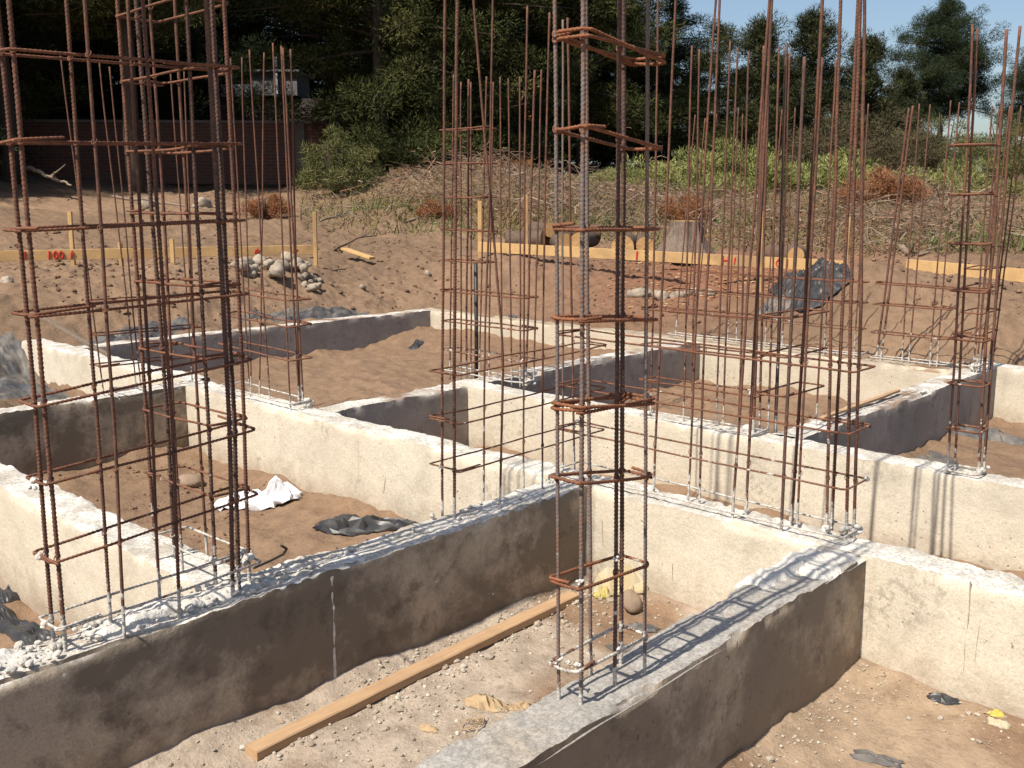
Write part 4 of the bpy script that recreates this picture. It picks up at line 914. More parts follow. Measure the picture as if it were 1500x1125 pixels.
# ------------------------------------------------------------------ stones, logs, stump
r6 = np.random.default_rng(66); k = 0
proto = []
for i in range(6):
    b = MB(); stone(b, (0, 0, 0), 1.0, 300+i*11, ICO3, .8, .42); o = b.build('cobble_stone', MAT['stone'], smooth=True, attr='tint'); proto.append(o)
def put_stone(i, p, s, label, group):
    src = proto[i % 6]
    if not src.get('used'): o = src; src['used'] = 1
    else: o = src.copy(); COL.objects.link(o)
    o.location = Vector(p); o.scale = (s, s, s); o.rotation_euler = (r6.uniform(-.4, .4), r6.uniform(-.4, .4), r6.uniform(0, 6.28)); tag(o, label, 'stone', group)
pile = []
for i in range(46):
    px = r6.uniform(345, 470); t = (px-345)/125; d = 11.4+r6.uniform(-.25, .35)
    py = 400+t*10; p = at_depth(px, py, d); s = r6.uniform(.045, .11)*(1.15-.5*t)
    z = gz(p[0], p[1])
    for q_, s_ in pile:
        if math.hypot(q_[0]-p[0], q_[1]-p[1]) < (s+s_)*.75: z = max(z, min(q_[2]-.1*s_, gz(p[0], p[1])+.10))
    p = np.array([p[0], p[1], z+s*.45]); pile.append((p, s)); put_stone(i, p, s, 'pale rounded stone in the pile on the mound below the end stake', 'stones of the pile on the mound')
for i, (px, py) in enumerate(((925, 412), (937, 418), (949, 414), (960, 421), (972, 418), (985, 423), (996, 419), (1008, 424), (1024, 426), (1040, 428), (968, 427), (1000, 430))):
    p = at_depth(px, py, 11.2); p[2] = gz(p[0], p[1])+.03; put_stone(i+2, p, r6.uniform(.06, .10), 'grey cobble in the row below the log pile', 'cobbles below the logs')
for i, (px, py, d, s, lb) in enumerate(((296, 292, 20, .20, 'large boulder at the edge of tree shade before the brick wall'), (215, 292, 20.5, .2, 'pale slab like stone beside the large boulder'), (626, 380, 12.4, .055, 'small white stone on top of the soil heap beside the open cage'), (10, 406, 10.9, .08, 'white stone lodged in the mound side below the red marked board'), (532, 421, 11.7, .06, 'flat pale stone on bare soil beyond the farthest wall'))):
    p = at_depth(px, py, d); p[2] = gz(p[0], p[1])+s*.35; put_stone(i+3, p, s, lb, None)
    
def log(label, px, py, dep, rad, length, ang, pitch=0.0):
    c = at_depth(px, py, dep); c[2] = max(c[2], gz(c[0], c[1])+rad*.6)
    toc = np.array([-math.sin(YAW), -math.cos(YAW), 0]); side = np.array([math.cos(YAW), -math.sin(YAW), 0])
    d = -(toc*math.cos(ang)+side*math.sin(ang)); d[2] = pitch; d /= np.linalg.norm(d)
    e = empty('log', c); tag(e, label, 'log', 'cut logs behind the long board')
    n = 12; t = np.linspace(0, 1, n); pth = c+d*(t*length)[:, None]; sides = 18
    v, q = tube(pth, rad, sides); v = v + fbm(v, 9, 3, int(px))[:, None]*rad*.12
    b = MB(); b.add(v, q); b.build('bark', MAT['bark'], e, origin=c, smooth=True)
    for s, nm in ((0, v[:sides]), (1, v[-sides:])):
        b = MB(); ce = nm.mean(0)-d*(.004 if s == 0 else -.004); ring = nm+(-d if s == 0 else d)*.003
        b.add(np.vstack([ring, ce]), None, [(sides, k_, (k_+1) % sides) if s else (sides, (k_+1) % sides, k_) for k_ in range(sides)]); b.build('cut_end', MAT['cutwood'], e, origin=ce)
log('uppermost log, its round yellow end facing out over the pile', 806, 337, 14.0, .10, .9, .3)
log('log with an oval sawn face, second from the soil heap', 828, 356, 13.6, .13, .8, .15)
log('dark log lying sideways, its bark turned to the board', 795, 352, 13.9, .13, .5, 1.3)
log('log with a pale split face beside the slim column', 848, 353, 13.6, .12, .8, -.3)
log('broad log end close above the red board marks', 912, 362, 13.4, .15, .9, -.2)
log('smaller log beside the broad log end, next to the stump', 945, 361, 13.5, .12, .9, -.1)
log('long dark log lying on top behind the slim column', 880, 340, 14.2, .10, 1.0, 1.45)
log('short cut log standing apart past the nearest tall stake', 1178, 376, 13.4, .13, .6, .5)
log('splintered chunk of log with raw orange face by the letter G', 1166, 374, 13.0, .10, .3, -.4)
def stump(label, px, py, dep, rad, h):
    c = at_depth(px, py, dep); c[2] = at_depth(px, py-42, dep)[2]-h; e = empty('tree_stump', c); tag(e, label, 'tree stump')
    n = 14; t = np.linspace(0, 1, n); sides = 40; th = np.arange(sides)*2*math.pi/sides
    rr = rad*(1+.95*(1-t)**2.0)[:, None]*(1+.15*np.sin(th*7+1+1.5*t[:, None])*(1-t*.4)[:, None]+.10*np.sin(th*13+1)+.07*np.sin(th*23+2))
    rr = rr*(1+.1*fbm(np.stack([np.cos(th)[None, :]+0*t[:, None], np.sin(th)[None, :]+0*t[:, None], t[:, None]+0*th[None, :]], -1), 4, 3, 5))
    pth = c+np.array([[0, 0, 1]])*(t*h)[:, None]; v, q = tube(pth, rr, sides); b = MB(); b.add(v, q); b.build('bark', MAT['stumpbark'], e, origin=c, smooth=True)
    ring = v[-sides:]+np.array([0, 0, .002]); ring[:, 2] += .03*rng.random(sides)*0; b = MB(); b.add(np.vstack([ring, ring.mean(0)+np.array([0, 0, .01])]), None, [(sides, k_, (k_+1) % sides) for k_ in range(sides)]); b.build('cut_face', MAT['cutwood'], e, origin=ring.mean(0))
stump('big ribbed tree stump with a freshly sawn top behind the long board', 1004, 366, 13.4, .19, .44)

# ------------------------------------------------------------------ brush berm and weeds
def pick_berm(r, n, fn):
    out = []
    while len(out) < n:
        px = r.uniform(440, 1620); d = r.uniform(14.5, 24.5)
        if r.random() < fn(px, d): 
            p = at_depth(px, 300, d); out.append((p[0], p[1]))
    return np.array(out)
def dens_brush(px, d):
    a = math.exp(-((px-720)/120)**2-((d-20.5)/2.6)**2)*1.0 + math.exp(-((px-930)/140)**2-((d-18.5)/2.4)**2)*.8 + math.exp(-((px-1310)/170)**2-((d-18)/3.0)**2)*1.1 + .12*sstep(16, 18, d)
    return min(1, a)
r7 = np.random.default_rng(77)
P_ = pick_berm(r7, 17000, dens_brush); zg = ground_z(P_[:, 0], P_[:, 1]); b = MB()
n = len(P_); ln = .10+.80*r7.random(n)**5; az = r7.uniform(0, 6.28, n); el = r7.normal(.1, .32, n); rad = .004+.010*r7.random(n)**4
d0 = np.stack([np.cos(az)*np.cos(el), np.sin(az)*np.cos(el), np.sin(el)], 1)
cen = np.c_[P_, zg+np.abs(r7.normal(0, .16, n))*(.5+sstep(-.1, .4, fbm(np.c_[P_, zg*0], 1.1, 3, 33)))]
bend = r7.normal(size=(n, 3))*ln[:, None]*.12
tn = r7.random(n)
a0 = cen-d0*ln[:, None]/2; a1 = cen+bend; a2 = cen+d0*ln[:, None]/2
sd_ = np.cross(d0, np.array([0, 0, 1.0])); sd_ /= np.maximum(np.linalg.norm(sd_, axis=1, keepdims=True), 1e-6); up_ = np.cross(sd_, d0)
vv = []
for a, k_ in ((a0, 1.0), (a1, .8), (a2, .3)):
    for ang in (0, 2.094, 4.189): vv.append(a+(sd_*math.cos(ang)+up_*math.sin(ang))*(rad*k_)[:, None])
vv = np.stack(vv, 1); base = np.arange(n)[:, None]*9
fq = np.array([(0, 1, 4, 3), (1, 2, 5, 4), (2, 0, 3, 5), (3, 4, 7, 6), (4, 5, 8, 7), (5, 3, 6, 8)])
b.add(vv.reshape(-1, 3), (base[:, None, :]+fq[None]).reshape(-1, 4), a=np.repeat(tn, 9))
tag(b.build('brush', MAT['twigs'], attr='tint'), 'heaped dead brush and cut twigs on the berm below the trees', 'brush', kind='stuff')
def dens_weed(px, d):
    return min(1, .5*math.exp(-((px-620)/120)**2-((d-17.5)/1.5)**2)+.6*math.exp(-((px-1180)/150)**2-((d-17.5)/2.2)**2)+.5*math.exp(-((px-1420)/120)**2-((d-15.5)/2)**2)+.7*math.exp(-((px-820)/120)**2-((d-17)/2)**2)+.10*sstep(16, 18, d))
P_ = pick_berm(r7, 12000, dens_weed); zg = ground_z(P_[:, 0], P_[:, 1]); n = len(P_)
cl_ = (fbm(np.c_[P_, zg*0], .8, 3, 8)+1)/2
az = r7.uniform(0, 6.28, n); hh = .06+.22*r7.random(n)**2; lean = r7.normal(size=(n, 2))*.10
bs = np.c_[P_, zg]; wv = np.stack([np.cos(az), np.sin(az), az*0], 1)*.011
vv = np.stack([bs-wv, bs+wv, bs+np.c_[lean*1.3, hh]], 1)
b = MB(); b.add(vv.reshape(-1, 3), None, np.arange(n*3).reshape(-1, 3), a=np.repeat(np.clip(cl_*1.5-.25+r7.normal(0, .15, n), 0, 1), 3))
tag(b.build('weeds', MAT['weeds'], attr='tint'), 'dry grass and green weeds over the berm and its foot', 'weeds', kind='stuff')
# larger loose branches that stand out
def branch(label, pts, r0, name='fallen_branch', mat='branch', forks=2, seed=0):
    r = np.random.default_rng(seed+500); P3 = np.array([at_depth(*q) for q in pts]); 
    P3[:, 2] = np.maximum(P3[:, 2], ground_z(P3[:, 0], P3[:, 1])+.02)
    p, s = resample(P3, .06); p = p + np.stack([fbm(np.stack([s, s*0, s*0+seed], -1), 3, 2, 1+k_) for k_ in range(3)], 1)*.03
    b = MB(); b.tube(p, np.linspace(r0, r0*.35, len(p)), 7)
    for f in range(forks):
        i = int(len(p)*r.uniform(.35, .85)); d = p[-1]-p[0]; d = d/np.linalg.norm(d)+r.normal(size=3)*.5; d[2] = abs(d[2])*.6; L = r.uniform(.2, .5)*s[-1]*.6
        t = np.linspace(0, 1, 8)[:, None]; b.tube(p[i]+d*t*L+np.array([0, 0, .05])*t**2, np.linspace(r0*.5, r0*.15, 8), 5)
    tag(b.build(name, MAT[mat], origin=P3[0], smooth=True), label, 'branch')
branch('long bare branch lying across the brush above the shorter board', [(1258, 366, 15.5), (1300, 362, 15.6), (1352, 380, 14.8)], .035, seed=1)
branch('pale crooked branch ending at the sand mound', [(1318, 364, 15), (1340, 374, 14.6), (1358, 384, 14.2)], .05, seed=2)
branch('dark branch jutting from the red soil of the brush heap', [(1296, 290, 19.5), (1325, 278, 19.5), (1352, 276, 19.4)], .04, seed=3, mat='bark')
branch('dark drooping branch bundle on the crest of the brush berm', [(722, 248, 21.6), (760, 265, 21), (790, 285, 20.4)], .05, seed=4, forks=5)
branch('thin forked branch lying on bare soil past the stone pile', [(494, 366, 13.5), (520, 352, 14), (552, 345, 14.4)], .016, seed=5, forks=3, mat='bark')
branch('long grey branch along the foot of the weedy berm', [(576, 330, 16.5), (620, 325, 17), (655, 328, 17)], .03, seed=6)
branch('white stripped pole on the shaded ground before the brick wall', [(165, 287, 20), (240, 297, 19.5), (310, 308, 18.8)], .03, seed=7, forks=0)
branch('grey fallen limbs in the tree shade at the edge of the photo', [(40, 245, 24), (80, 262, 22), (105, 270, 21)], .05, seed=8, forks=3)
branch('upright bleached twig above the green bushes', [(1083, 320, 18), (1088, 302, 18), (1094, 288, 18)], .012, seed=9, forks=2)
branch('pale branch across the weeds beyond the free stake', [(470, 322, 16), (510, 312, 17), (530, 318, 16.8)], .02, seed=10, forks=3)
branch('bent bare branch on the slope beside the green shrub', [(548, 292, 19.5), (560, 280, 20), (572, 284, 20)], .02, seed=11, forks=2)

# ------------------------------------------------------------------ trees and shrubs
def blades(r, cen, rc, n, length, width, upb, outb=1.0, droop=0.0, flat=.75):
    """needle sprays / leaves through a clump"""
    d = r.normal(size=(n, 3)); d /= np.linalg.norm(d, axis=1, keepdims=True); rad = rc*r.random(n)**.45
    p = cen+d*rad[:, None]*np.array([1, 1, flat])
    o = d*outb+r.normal(size=(n, 3))*.45+np.array([0, 0, upb]); o /= np.linalg.norm(o, axis=1, keepdims=True)
    s = np.cross(o, r.normal(size=(n, 3))); s /= np.maximum(np.linalg.norm(s, axis=1, keepdims=True), 1e-6)
    L = (length*r.uniform(.6, 1.3, n))[:, None]; w_ = (width*r.uniform(.6, 1.3, n))[:, None]
    return np.stack([p-s*w_*.5, p+o*L*.45+s*w_*0-s*w_*.15, p+o*L, p+s*w_*.5], 1)
def make_tree(name, kind, H, Wd, seed, fol, cb=.15):
    """one prototype: an Empty with trunk and crown; returns it"""
    r = np.random.default_rng(seed); e = empty(name, (0, 0, 0)); tb = MB(); cb_ = MB()
    tr = H*.013+.05
    if kind in ('pine', 'cypress'):
        z = np.linspace(-.4, H*.96, 14); wob = np.stack([fbm(np.stack([z, z*0+seed, z*0], -1), .25, 2, k_) for k_ in (1, 2)], 1)*H*.025
        tp = np.c_[wob, z]; tb.tube(tp, np.linspace(tr, tr*.15, 14), 9)
        nl = int(H*(8 if kind == 'pine' else 9)*(1.7 if seed == 108 else 1))
        for k_ in range(nl):
            t = cb+(1-cb)*((k_+r.random())/nl)**(1.15 if kind == 'pine' else 1); h = H*t
            if kind == 'pine': prof = (.40+.60*math.sin(min(1, (1-t)/(1-cb)*1.15)*math.pi*.62))*(1-.75*max(0, (t-.8)/.2)**1.4)
            else: prof = (1-(t-cb)/(1-cb))**.75*.95+.06
            L = Wd/2*prof*r.uniform(.6, 1.2); az = r.uniform(0, 6.28); rise = r.uniform(-.15, .35) if kind == 'pine' else r.uniform(.25, .9)
            p0 = np.array([np.interp(h, z, tp[:, 0]), np.interp(h, z, tp[:, 1]), h]); d = np.array([math.cos(az), math.sin(az), rise])
            tt = np.linspace(0, 1, 5)[:, None]; lp = p0+d*L*tt+np.array([0, 0, -.10*L if kind == 'pine' else .15*L])*tt**2
            tb.tube(lp, np.linspace(tr*.28, tr*.06, 5), 4)
            nc = max(2, int(L*2.3)) if kind == 'pine' else max(3, int(L*3.4))
            for c in range(nc):
                f = .20+.82*(c+r.random())/nc; pc = p0+d*L*f+r.normal(size=3)*.16*np.array([1, 1, .7]); tint = np.clip(r.normal(.45, .22), 0, 1)
                if kind == 'pine':
                    B_ = blades(r, pc, r.uniform(.32, .60), 260, .135, .032, .30, flat=.72)
                else:
                    B_ = blades(r, pc, r.uniform(.22, .42), 130, .22, .032, .8, outb=.8, flat=1.2)
                m = len(B_); cb_.add(B_.reshape(-1, 3), np.arange(m*4).reshape(-1, 4), a=np.repeat(np.clip(tint+r.normal(0, .10, m), 0, 1), 4))
    else:   # bushes: several stems from the ground
        ns = 9
        for k_ in range(ns):
            az = r.uniform(0, 6.28); q = r.uniform(.15, .8); tip = np.array([math.cos(az)*Wd*.42*q, math.sin(az)*Wd*.42*q, H*(.9-.45*q*q)])
            tt = np.linspace(0, 1, 6)[:, None]; tb.tube(np.array([0, 0, -.1])+tip*tt*np.array([1, 1, 1])+np.array([0, 0, .1])*tt, np.linspace(.03, .008, 6), 5)
        nc = int(18+Wd*Wd*5); bsz = 1.0 if H > .6 else .55
        for c in range(nc):
            az = r.uniform(0, 6.28); q = math.sqrt(r.random()); hh = H*(1-.55*q*q)*r.uniform(.25, 1.0)*(1+.18*math.sin(az*3+seed))
            pc = np.array([math.cos(az)*Wd*.46*q, math.sin(az)*Wd*.46*q, hh]); tint = np.clip(r.normal(.5, .2), 0, 1)
            B_ = blades(r, pc, r.uniform(.2, .36)*max(.8, Wd/2.6)*bsz, 230 if bsz == 1 else 260, .12*bsz, .020*bsz, .9 if kind == 'broom' else .35, outb=.6, flat=.9)
            m = len(B_); cb_.add(B_.reshape(-1, 3), np.arange(m*4).reshape(-1, 4), a=np.repeat(np.clip(tint+r.normal(0, .1, m), 0, 1), 4))
    tb.build('trunk' if kind in ('pine', 'cypress') else 'stems', MAT['trunk'], e, smooth=True)
    cb_.build('crown', MAT[fol], e, attr='tint')
    return e
PROTO = {}
PH = {}
def plant(key, name, kind, H, Wd, seed, fol, px, dep, label, cat, group, rz=0, cb=.15, sc=None, sx=1.0, xy=None, yt=None):
    if key not in PH: PH[key] = H
    p = at_depth(px, 280, dep) if xy is None else np.array([xy[0], xy[1], 0]); zg = gz(p[0], p[1])-.05
    if key not in PROTO: e = make_tree(name, kind, H, Wd, seed, fol, cb); e.location = (p[0], p[1], zg); e.rotation_euler = (0, 0, rz); PROTO[key] = e
    else: e = copy_thing(PROTO[key], (p[0], p[1], zg), rz)
    s = sc or 1.0
    if yt is not None: s = (at_depth(px, yt, dep)[2]-zg)/PH[key]
    e.scale = (s*sx, s*sx, s); e['label'] = label; e['category'] = cat; e['group'] = group; return e
GT = 'pines along the edge of the site'; GB = 'pines standing behind the front row'
plant('pA', 'pine_tree', 'pine', 11.5, 5.6, 101, 'pine', 210, 24.5, 'green sunlit pine hanging over the brick wall behind the tall cages', 'tree', GT, cb=.30)
plant('pB', 'pine_tree', 'pine', 12.5, 6.2, 102, 'pinedark', 20, 26, 'very dark pine with visible trunk at the edge of the photo', 'tree', GT, cb=.34)
plant('pC', 'pine_tree', 'pine', 11.0, 6.0, 103, 'pine', 560, 25.5, 'broad pine clothed to the ground beside the pale shrub', 'tree', GT, cb=.03)
plant('pD', 'pine_tree', 'pine', 12.0, 6.4, 104, 'pinedark', 705, 29, 'deep dark pine above the crest of the brush berm', 'tree', GT, cb=.06)
plant('pC', '', '', 0, 0, 0, '', 645, 27.5, 'dense pine between the broad low pine and the deep dark one', 'tree', GT, rz=2.1, sc=1.05)
plant('pE', 'pine_tree', 'pine', 11.0, 5.2, 105, 'pine', 850, 29.5, 'pine with lit tufts standing behind the slim steel column', 'tree', GT, cb=.08)
plant('pA', '', '', 0, 0, 0, '', 790, 33, 'tall thin crowned pine over the hidden timber house', 'tree', GT, rz=1.0, sc=1.1)
plant('pF', 'pine_tree', 'pine', 8.0, 4.4, 106, 'pinedark', 975, 32, 'dark pine with rounded top against the open sky, next to the wide gap', 'tree', GT, cb=.06, yt=0, sx=1.25)
plant('pE', '', '', 0, 0, 0, '', 915, 33, 'pine closing the gap behind the dark round topped one', 'tree', GT, rz=2.6, sc=.95, yt=12, sx=1.30)
plant('pG', 'pine_tree', 'pine', 7.4, 3.6, 107, 'pine', 1045, 31, 'small pine with a thin leader reaching into the sky', 'tree', GT, cb=.05, yt=36, sx=1.30)
plant('cA', 'cypress_tree', 'cypress', 7.6, 3.4, 201, 'cypress', 1105, 31.5, 'feathery cypress with pointed sprays, nearest the small pine', 'tree', 'cypresses against the sky', yt=38, sx=1.50)
plant('cB', 'cypress_tree', 'cypress', 8.4, 4.2, 202, 'cypress', 1178, 32, 'tallest spiky cypress, in the middle of the three', 'tree', 'cypresses against the sky', yt=26, sx=1.55)
plant('cA', '', '', 0, 0, 0, '', 1258, 33, 'lower cypress leaning toward the big lone pine', 'tree', 'cypresses against the sky', rz=2.0, sc=.88, yt=62, sx=1.60)
plant('cB', '', '', 0, 0, 0, '', 1312, 35, 'lowest olive tinged cypress below the big lone pine', 'tree', 'cypresses against the sky', rz=1.1, sc=.66, yt=105, sx=1.35)
plant('pH', 'pine_tree', 'pine', 9.0, 6.2, 108, 'pinedark', 1366, 52, 'big lone pine standing clear against blue sky', 'tree', GT, cb=.36, yt=6, sx=0.88)
plant('pH', '', '', 0, 0, 0, '', 1515, 52, 'pine cut by the edge of the photo beyond the slender cage', 'tree', GT, rz=2.2, sc=.83, yt=62, sx=1.00)
for px, d, key, s, lb in ((110, 35, 'pD', 1.15, 'tall dark pine behind the brick wall, nearest the photo edge'), (300, 36, 'pD', 1.15, 'tall dark pine behind the brick wall over the two tall cages'), (395, 42, 'pD', .95, 'thin pine behind the grey shed with sky showing through'), (455, 40, 'pC', 1.0, 'open crowned pine between the grey shed and the broad low pine'), (545, 40, 'pD', 1.2, 'tall pine rising behind the broad low pine'), (650, 40, 'pC', 1.25, 'high crowned pine behind the brush berm crest'), (760, 42, 'pD', 1.15, 'dark pine behind the timber house'), (880, 42, 'pC', 1.1, 'wide pine far behind the slim steel column'), (200, 42, 'pD', 1.2, 'farthest dark pine behind the brick wall'), (-60, 33, 'pD', 1.1, 'dark pine beyond the photo edge'), (30, 40, 'pC', 1.3, 'dense far pine at the photo edge behind the brick wall'), (150, 38, 'pC', 1.25, 'dense far pine over the end bars of the nearest cage'), (255, 39, 'pC', 1.2, 'dense far pine showing between the two tall cages'), (340, 44, 'pC', 1.2, 'dense far pine closing the view behind the grey shed')):
    plant(key, '', '', 0, 0, 0, '', px, d, lb, 'tree', GB, rz=px*.37, sc=s)
for i_, (px, d, yt_) in enumerate(((825, 40, 70), (760, 46, 60), (1010, 46, 100), (1075, 50, 112), (1140, 48, 100), (1215, 52, 100), (1290, 50, 130), (1345, 60, 195), (1410, 62, 205), (1470, 60, 190), (1530, 58, 170))):
    plant('pC', '', '', 0, 0, 0, '', px, d, ('dense pine of the far tree line seen through gaps behind the slim column' if px < 900 else 'dense pine of the far tree line behind the cypresses' if px < 1300 else 'dense pine of the far tree line under the open sky'), 'tree', 'far tree line', rz=px*.7, yt=yt_, sx=1.5)
for x, y, key, s in ((6.8, 24.2, 'pD', 1.0), (4.2, 25.8, 'pD', 1.0), (1.5, 24.6, 'pC', 1.0), (3.6, 23.4, 'pD', .9), (9.3, 27.8, 'pC', 1.0)):
    plant(key, '', '', 0, 0, 0, '', 0, 0, 'dark pine of the row that shades the brick wall, outside the photo', 'tree', 'pines that shade the brick wall', rz=x, sc=s, xy=(x, y))
GS = 'shrubs at the foot of the trees'
plant('sA', 'broom_bush', 'broom', 1.15, 2.5, 301, 'broom', 1045, 22.5, 'bright green broom bush behind the tree stump', 'bush', GS, yt=222, sx=1.70)
plant('sB', 'broom_bush', 'broom', 1.05, 2.4, 302, 'broom', 1140, 23, 'bright broom bush behind the bunched corner cage', 'bush', GS, yt=226, sx=1.70)
plant('sA', '', '', 0, 0, 0, '', 1235, 23.5, 'bright broom bush below the brown scrub', 'bush', GS, rz=1.7, sc=.9, yt=230, sx=1.70)
plant('sB', '', '', 0, 0, 0, '', 1385, 24, 'lone bright broom bush behind the red brush heap', 'bush', GS, rz=2.4, sc=.85, yt=242, sx=1.70)
plant('sA', '', '', 0, 0, 0, '', 905, 23, 'low bright broom bush framed by the slim steel column', 'bush', GS, rz=.6, sc=.72, yt=246, sx=1.50)
plant('sB', '', '', 0, 0, 0, '', 835, 23.2, 'smallest bright broom bush beside the slim steel column', 'bush', GS, rz=.9, sc=.6, yt=256, sx=1.50)
plant('sB', '', '', 0, 0, 0, '', 995, 23.8, 'bright broom bush in front of the dark round topped pine', 'bush', GS, rz=3.9, sc=.9, yt=226, sx=1.50)
plant('sB', '', '', 0, 0, 0, '', 1092, 24.2, 'broom bush standing back between the two brightest ones', 'bush', GS, rz=5, sc=1.0, yt=224, sx=1.50)
plant('sD', 'scrub_bush', 'bush', 2.2, 3.4, 304, 'brownbush', 1225, 28, 'brown scrub bush below the cypresses', 'bush', GS, yt=172, sx=1.30)
plant('sD', '', '', 0, 0, 0, '', 1300, 28.5, 'brown leafless scrub beside the olive bush', 'bush', GS, rz=2, sc=.95, yt=180, sx=1.30)
plant('sE', 'olive_bush', 'bush', 2.6, 2.6, 305, 'olive', 1378, 30, 'round olive green bush under the big lone pine', 'bush', GS, yt=150, sx=1.30)
plant('sE', '', '', 0, 0, 0, '', 1478, 28, 'olive green bush at the photo edge beyond the slender cage', 'bush', GS, rz=2, sc=1.1, yt=150, sx=1.30)
plant('sE', '', '', 0, 0, 0, '', 1550, 27, 'olive green bush just past the photo edge', 'bush', GS, rz=4, sc=1.1, yt=160, sx=1.30)
plant('sF', 'pine_sapling', 'bush', 1.3, 1.5, 306, 'olive', 490, 21.5, 'pale green young pine at the foot of the broad low pine', 'bush', GS)
plant('sF', '', '', 0, 0, 0, '', 515, 22.5, 'second young pine pressed against the broad low pine', 'bush', GS, rz=2, sc=.9)
plant('sG', 'dead_bush', 'bush', .42, .85, 307, 'deadneedles', 390, 17.5, 'orange dead pine cutting on bare soil before the brick wall', 'bush', 'heaps of dead needles')
plant('sG', '', '', 0, 0, 0, '', 1003, 17.5, 'orange dead needles heaped behind the stump', 'bush', 'heaps of dead needles', rz=1, sc=1.2)
plant('sG', '', '', 0, 0, 0, '', 1300, 18.8, 'red brown dead needles on the brush heap crest', 'bush', 'heaps of dead needles', rz=2, sc=1.5)
plant('sG', '', '', 0, 0, 0, '', 1268, 18.6, 'rust red dead cutting beside the crest of the brush heap', 'bush', 'heaps of dead needles', rz=3, sc=1.1)
plant('sG', '', '', 0, 0, 0, '', 640, 17.0, 'brown dead cutting lying in the weeds by the open cage', 'bush', 'heaps of dead needles', rz=3, sc=.8)

# ------------------------------------------------------------------ brick wall, shed, timber house
bw = NT('red_brick', .9, .15)
tc = bw.N('ShaderNodeTexCoord'); bt = bw.N('ShaderNodeTexBrick'); bt.inputs['Scale'].default_value = 1.0
for k_, v_ in (('Mortar Size', .012), ('Brick Width', .30), ('Row Height', .085), ('Bias', 0.0)): bt.inputs[k_].default_value = v_
bt.inputs['Color1'].default_value = (.15, .062, .042, 1); bt.inputs['Color2'].default_value = (.115, .05, .036, 1); bt.inputs['Mortar'].default_value = (.13, .10, .085, 1)  # brick tones darkened to stand in for the shade under the pines
sp = bw.sep(tc.outputs['Object']); cb3 = bw.N('ShaderNodeCombineXYZ'); bw.L(sp[0], cb3.inputs[0]); bw.L(sp[2], cb3.inputs[1]); bw.L(cb3.outputs[0], bt.inputs['Vector'])
bw.color(bw.mix(bw.ramp(bw.noise(1.2, 4), [(.4, 0), (.7, .5)]), bt.outputs[0], (.12, .06, .045))); bw.bump(bt.outputs[1], .4, -.01)
MAT['cap'] = plain('wall_capping', (.17, .15, .13), (.13, .11, .095), .9, .1, 6)
A = at_depth(-40, 275, 29.5); B = at_depth(500, 280, 26.5); A[2] = gz(A[0], A[1])-.3; B[2] = A[2]
e = empty('brick_wall', A); tag(e, 'tall red brick wall with pale capping in the shade of the pines', 'wall')
L = np.linalg.norm(B-A); ang = math.atan2(B[1]-A[1], B[0]-A[0]); e.rotation_euler = (0, 0, ang)
hw = at_depth(400, 183, 27.3)[2]-A[2]
def child_box(parent, name, lo, hi, mat):
    b_ = MB(); b_.box(lo, hi); me = b_.build(name, mat); me.parent = parent; me.location = (0, 0, 0); return me
child_box(e, 'brickwork', (0, -.09, 0), (L, .09, hw), bw.m); child_box(e, 'capping', (0, -.13, hw+.002), (L, .13, hw+.07), MAT['cap'])
for t in (.18, .42, .66): child_box(e, 'pillar', (L*t-.14, -.12, 0), (L*t+.14, -.092, hw-.003), bw.m)
child_box(e, 'pillar', (L*.895-.12, -.15, 0), (L*.895+.12, -.092, hw-.003), MAT['cap'])
MAT['roofing'] = plain('dark_roofing', (.06, .05, .045), (.085, .07, .06), .8, .2, 5)
MAT['tin'] = plain('grey_sheet_metal', (.15, .155, .165), (.11, .115, .125), .5, .4, 2)
MAT['whitetin'] = plain('white_sheet', (.36, .40, .46), (.29, .33, .38), .5, .3, 2)
A = at_depth(338, 240, 34); A[2] = gz(A[0], A[1]); e = empty('shed', A); tag(e, 'grey sheet metal shed with one white panel showing above the brick wall', 'shed')
e.rotation_euler = (0, 0, -YAW)
ztop = at_depth(390, 107, 34)[2]-A[2]; zlow = at_depth(390, 141, 34)[2]-A[2]; pxm = 34/1470
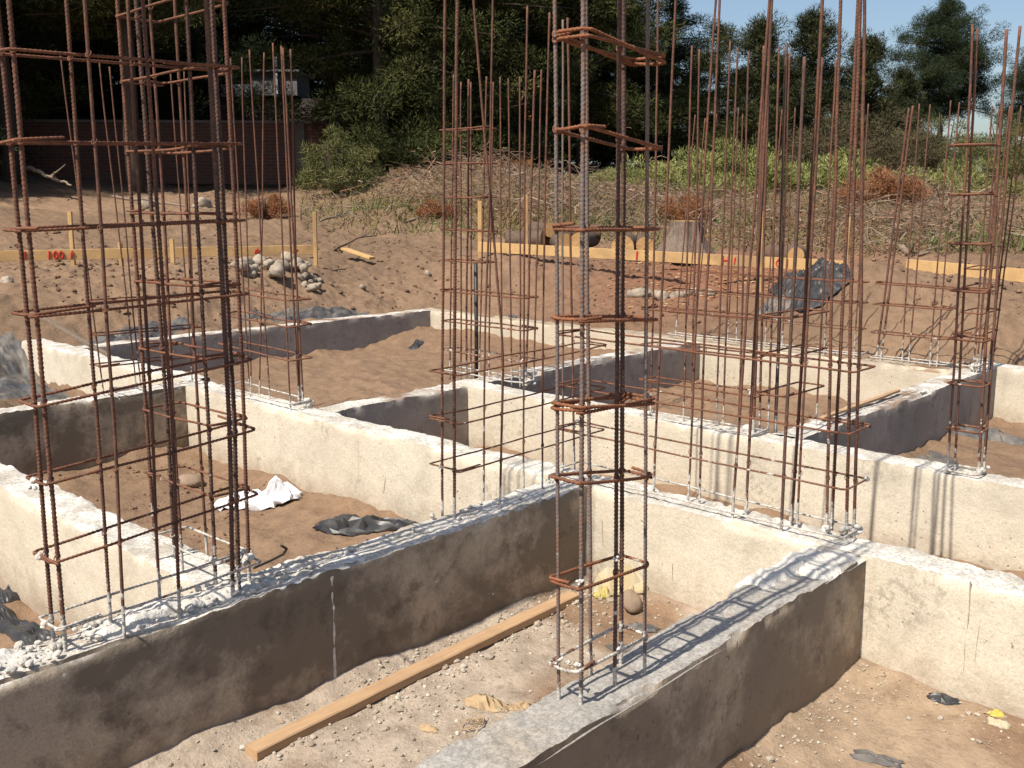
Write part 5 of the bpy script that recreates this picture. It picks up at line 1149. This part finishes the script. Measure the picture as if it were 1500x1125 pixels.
child_box(e, 'metal_wall', (.75, 0, zlow), (2.2, 2.0, ztop), MAT['tin']); child_box(e, 'white_panel', (-.2, -.03, zlow-.06), (.74, .02, ztop-.38), MAT['whitetin'])
child_box(e, 'shaded_wall', (-.4, .12, 0), (3.0, 2.2, zlow-.08), MAT['roofing']); child_box(e, 'roof', (.6, -.15, ztop+.003), (2.3, 2.2, ztop+.06), MAT['tin'])  # wall below the panels coloured near black to imitate its shade
child_box(e, 'white_post', (1.50, -.12, zlow-.05), (1.62, -.035, ztop+.45), MAT['whitetin'])
MAT['timber'] = plain('orange_timber', (.30, .15, .06), (.24, .115, .045), .8, .2, 5)
MAT['glassdark'] = plain('dark_window', (.02, .022, .025), (.03, .032, .036), .1, .6, 3)
A = at_depth(760, 250, 38); A[2] = gz(A[0], A[1]); e = empty('timber_house', A); tag(e, 'orange timber house half hidden in the pines behind the brush berm', 'house'); e.rotation_euler = (0, 0, -YAW)
b = MB(); ww = 2.4; h1 = 1.9; h2 = 3.4
b.add([(-ww/2, 0, 0), (ww/2, 0, 0), (ww/2, 0, h1), (0, 0, h2), (-ww/2, 0, h1), (-ww/2, 3, 0), (ww/2, 3, 0), (ww/2, 3, h1), (0, 3, h2), (-ww/2, 3, h1)], [(0, 1, 2, 4), (5, 9, 7, 6), (1, 6, 7, 2), (0, 4, 9, 5)], [(4, 2, 3), (9, 8, 7)])
o = b.build('wall', MAT['timber']); o.parent = e; o.location = (0, 0, 0)
b = MB()
for s in (-1, 1):
    v = np.array([(s*(ww/2+.3), -.3, h1-.36), (0, -.3, h2+.02), (0, 3.3, h2+.02), (s*(ww/2+.3), 3.3, h1-.36)]); b.add(np.vstack([v+np.array([0, 0, .03]), v+np.array([0, 0, .12])]), [(0, 3, 2, 1), (4, 5, 6, 7), (0, 1, 5, 4), (1, 2, 6, 5), (2, 3, 7, 6), (3, 0, 4, 7)])
o = b.build('roof', MAT['roofing']); o.parent = e; o.location = (0, 0, 0)
w1_ = child_box(e, 'window', (.15, -.03, 1.0), (.95, -.003, 1.7), MAT['glassdark'])
child_box(e, 'balcony_rail', (-.1, -.25, .75), (1.2, -.2, .87), MAT['timber'])
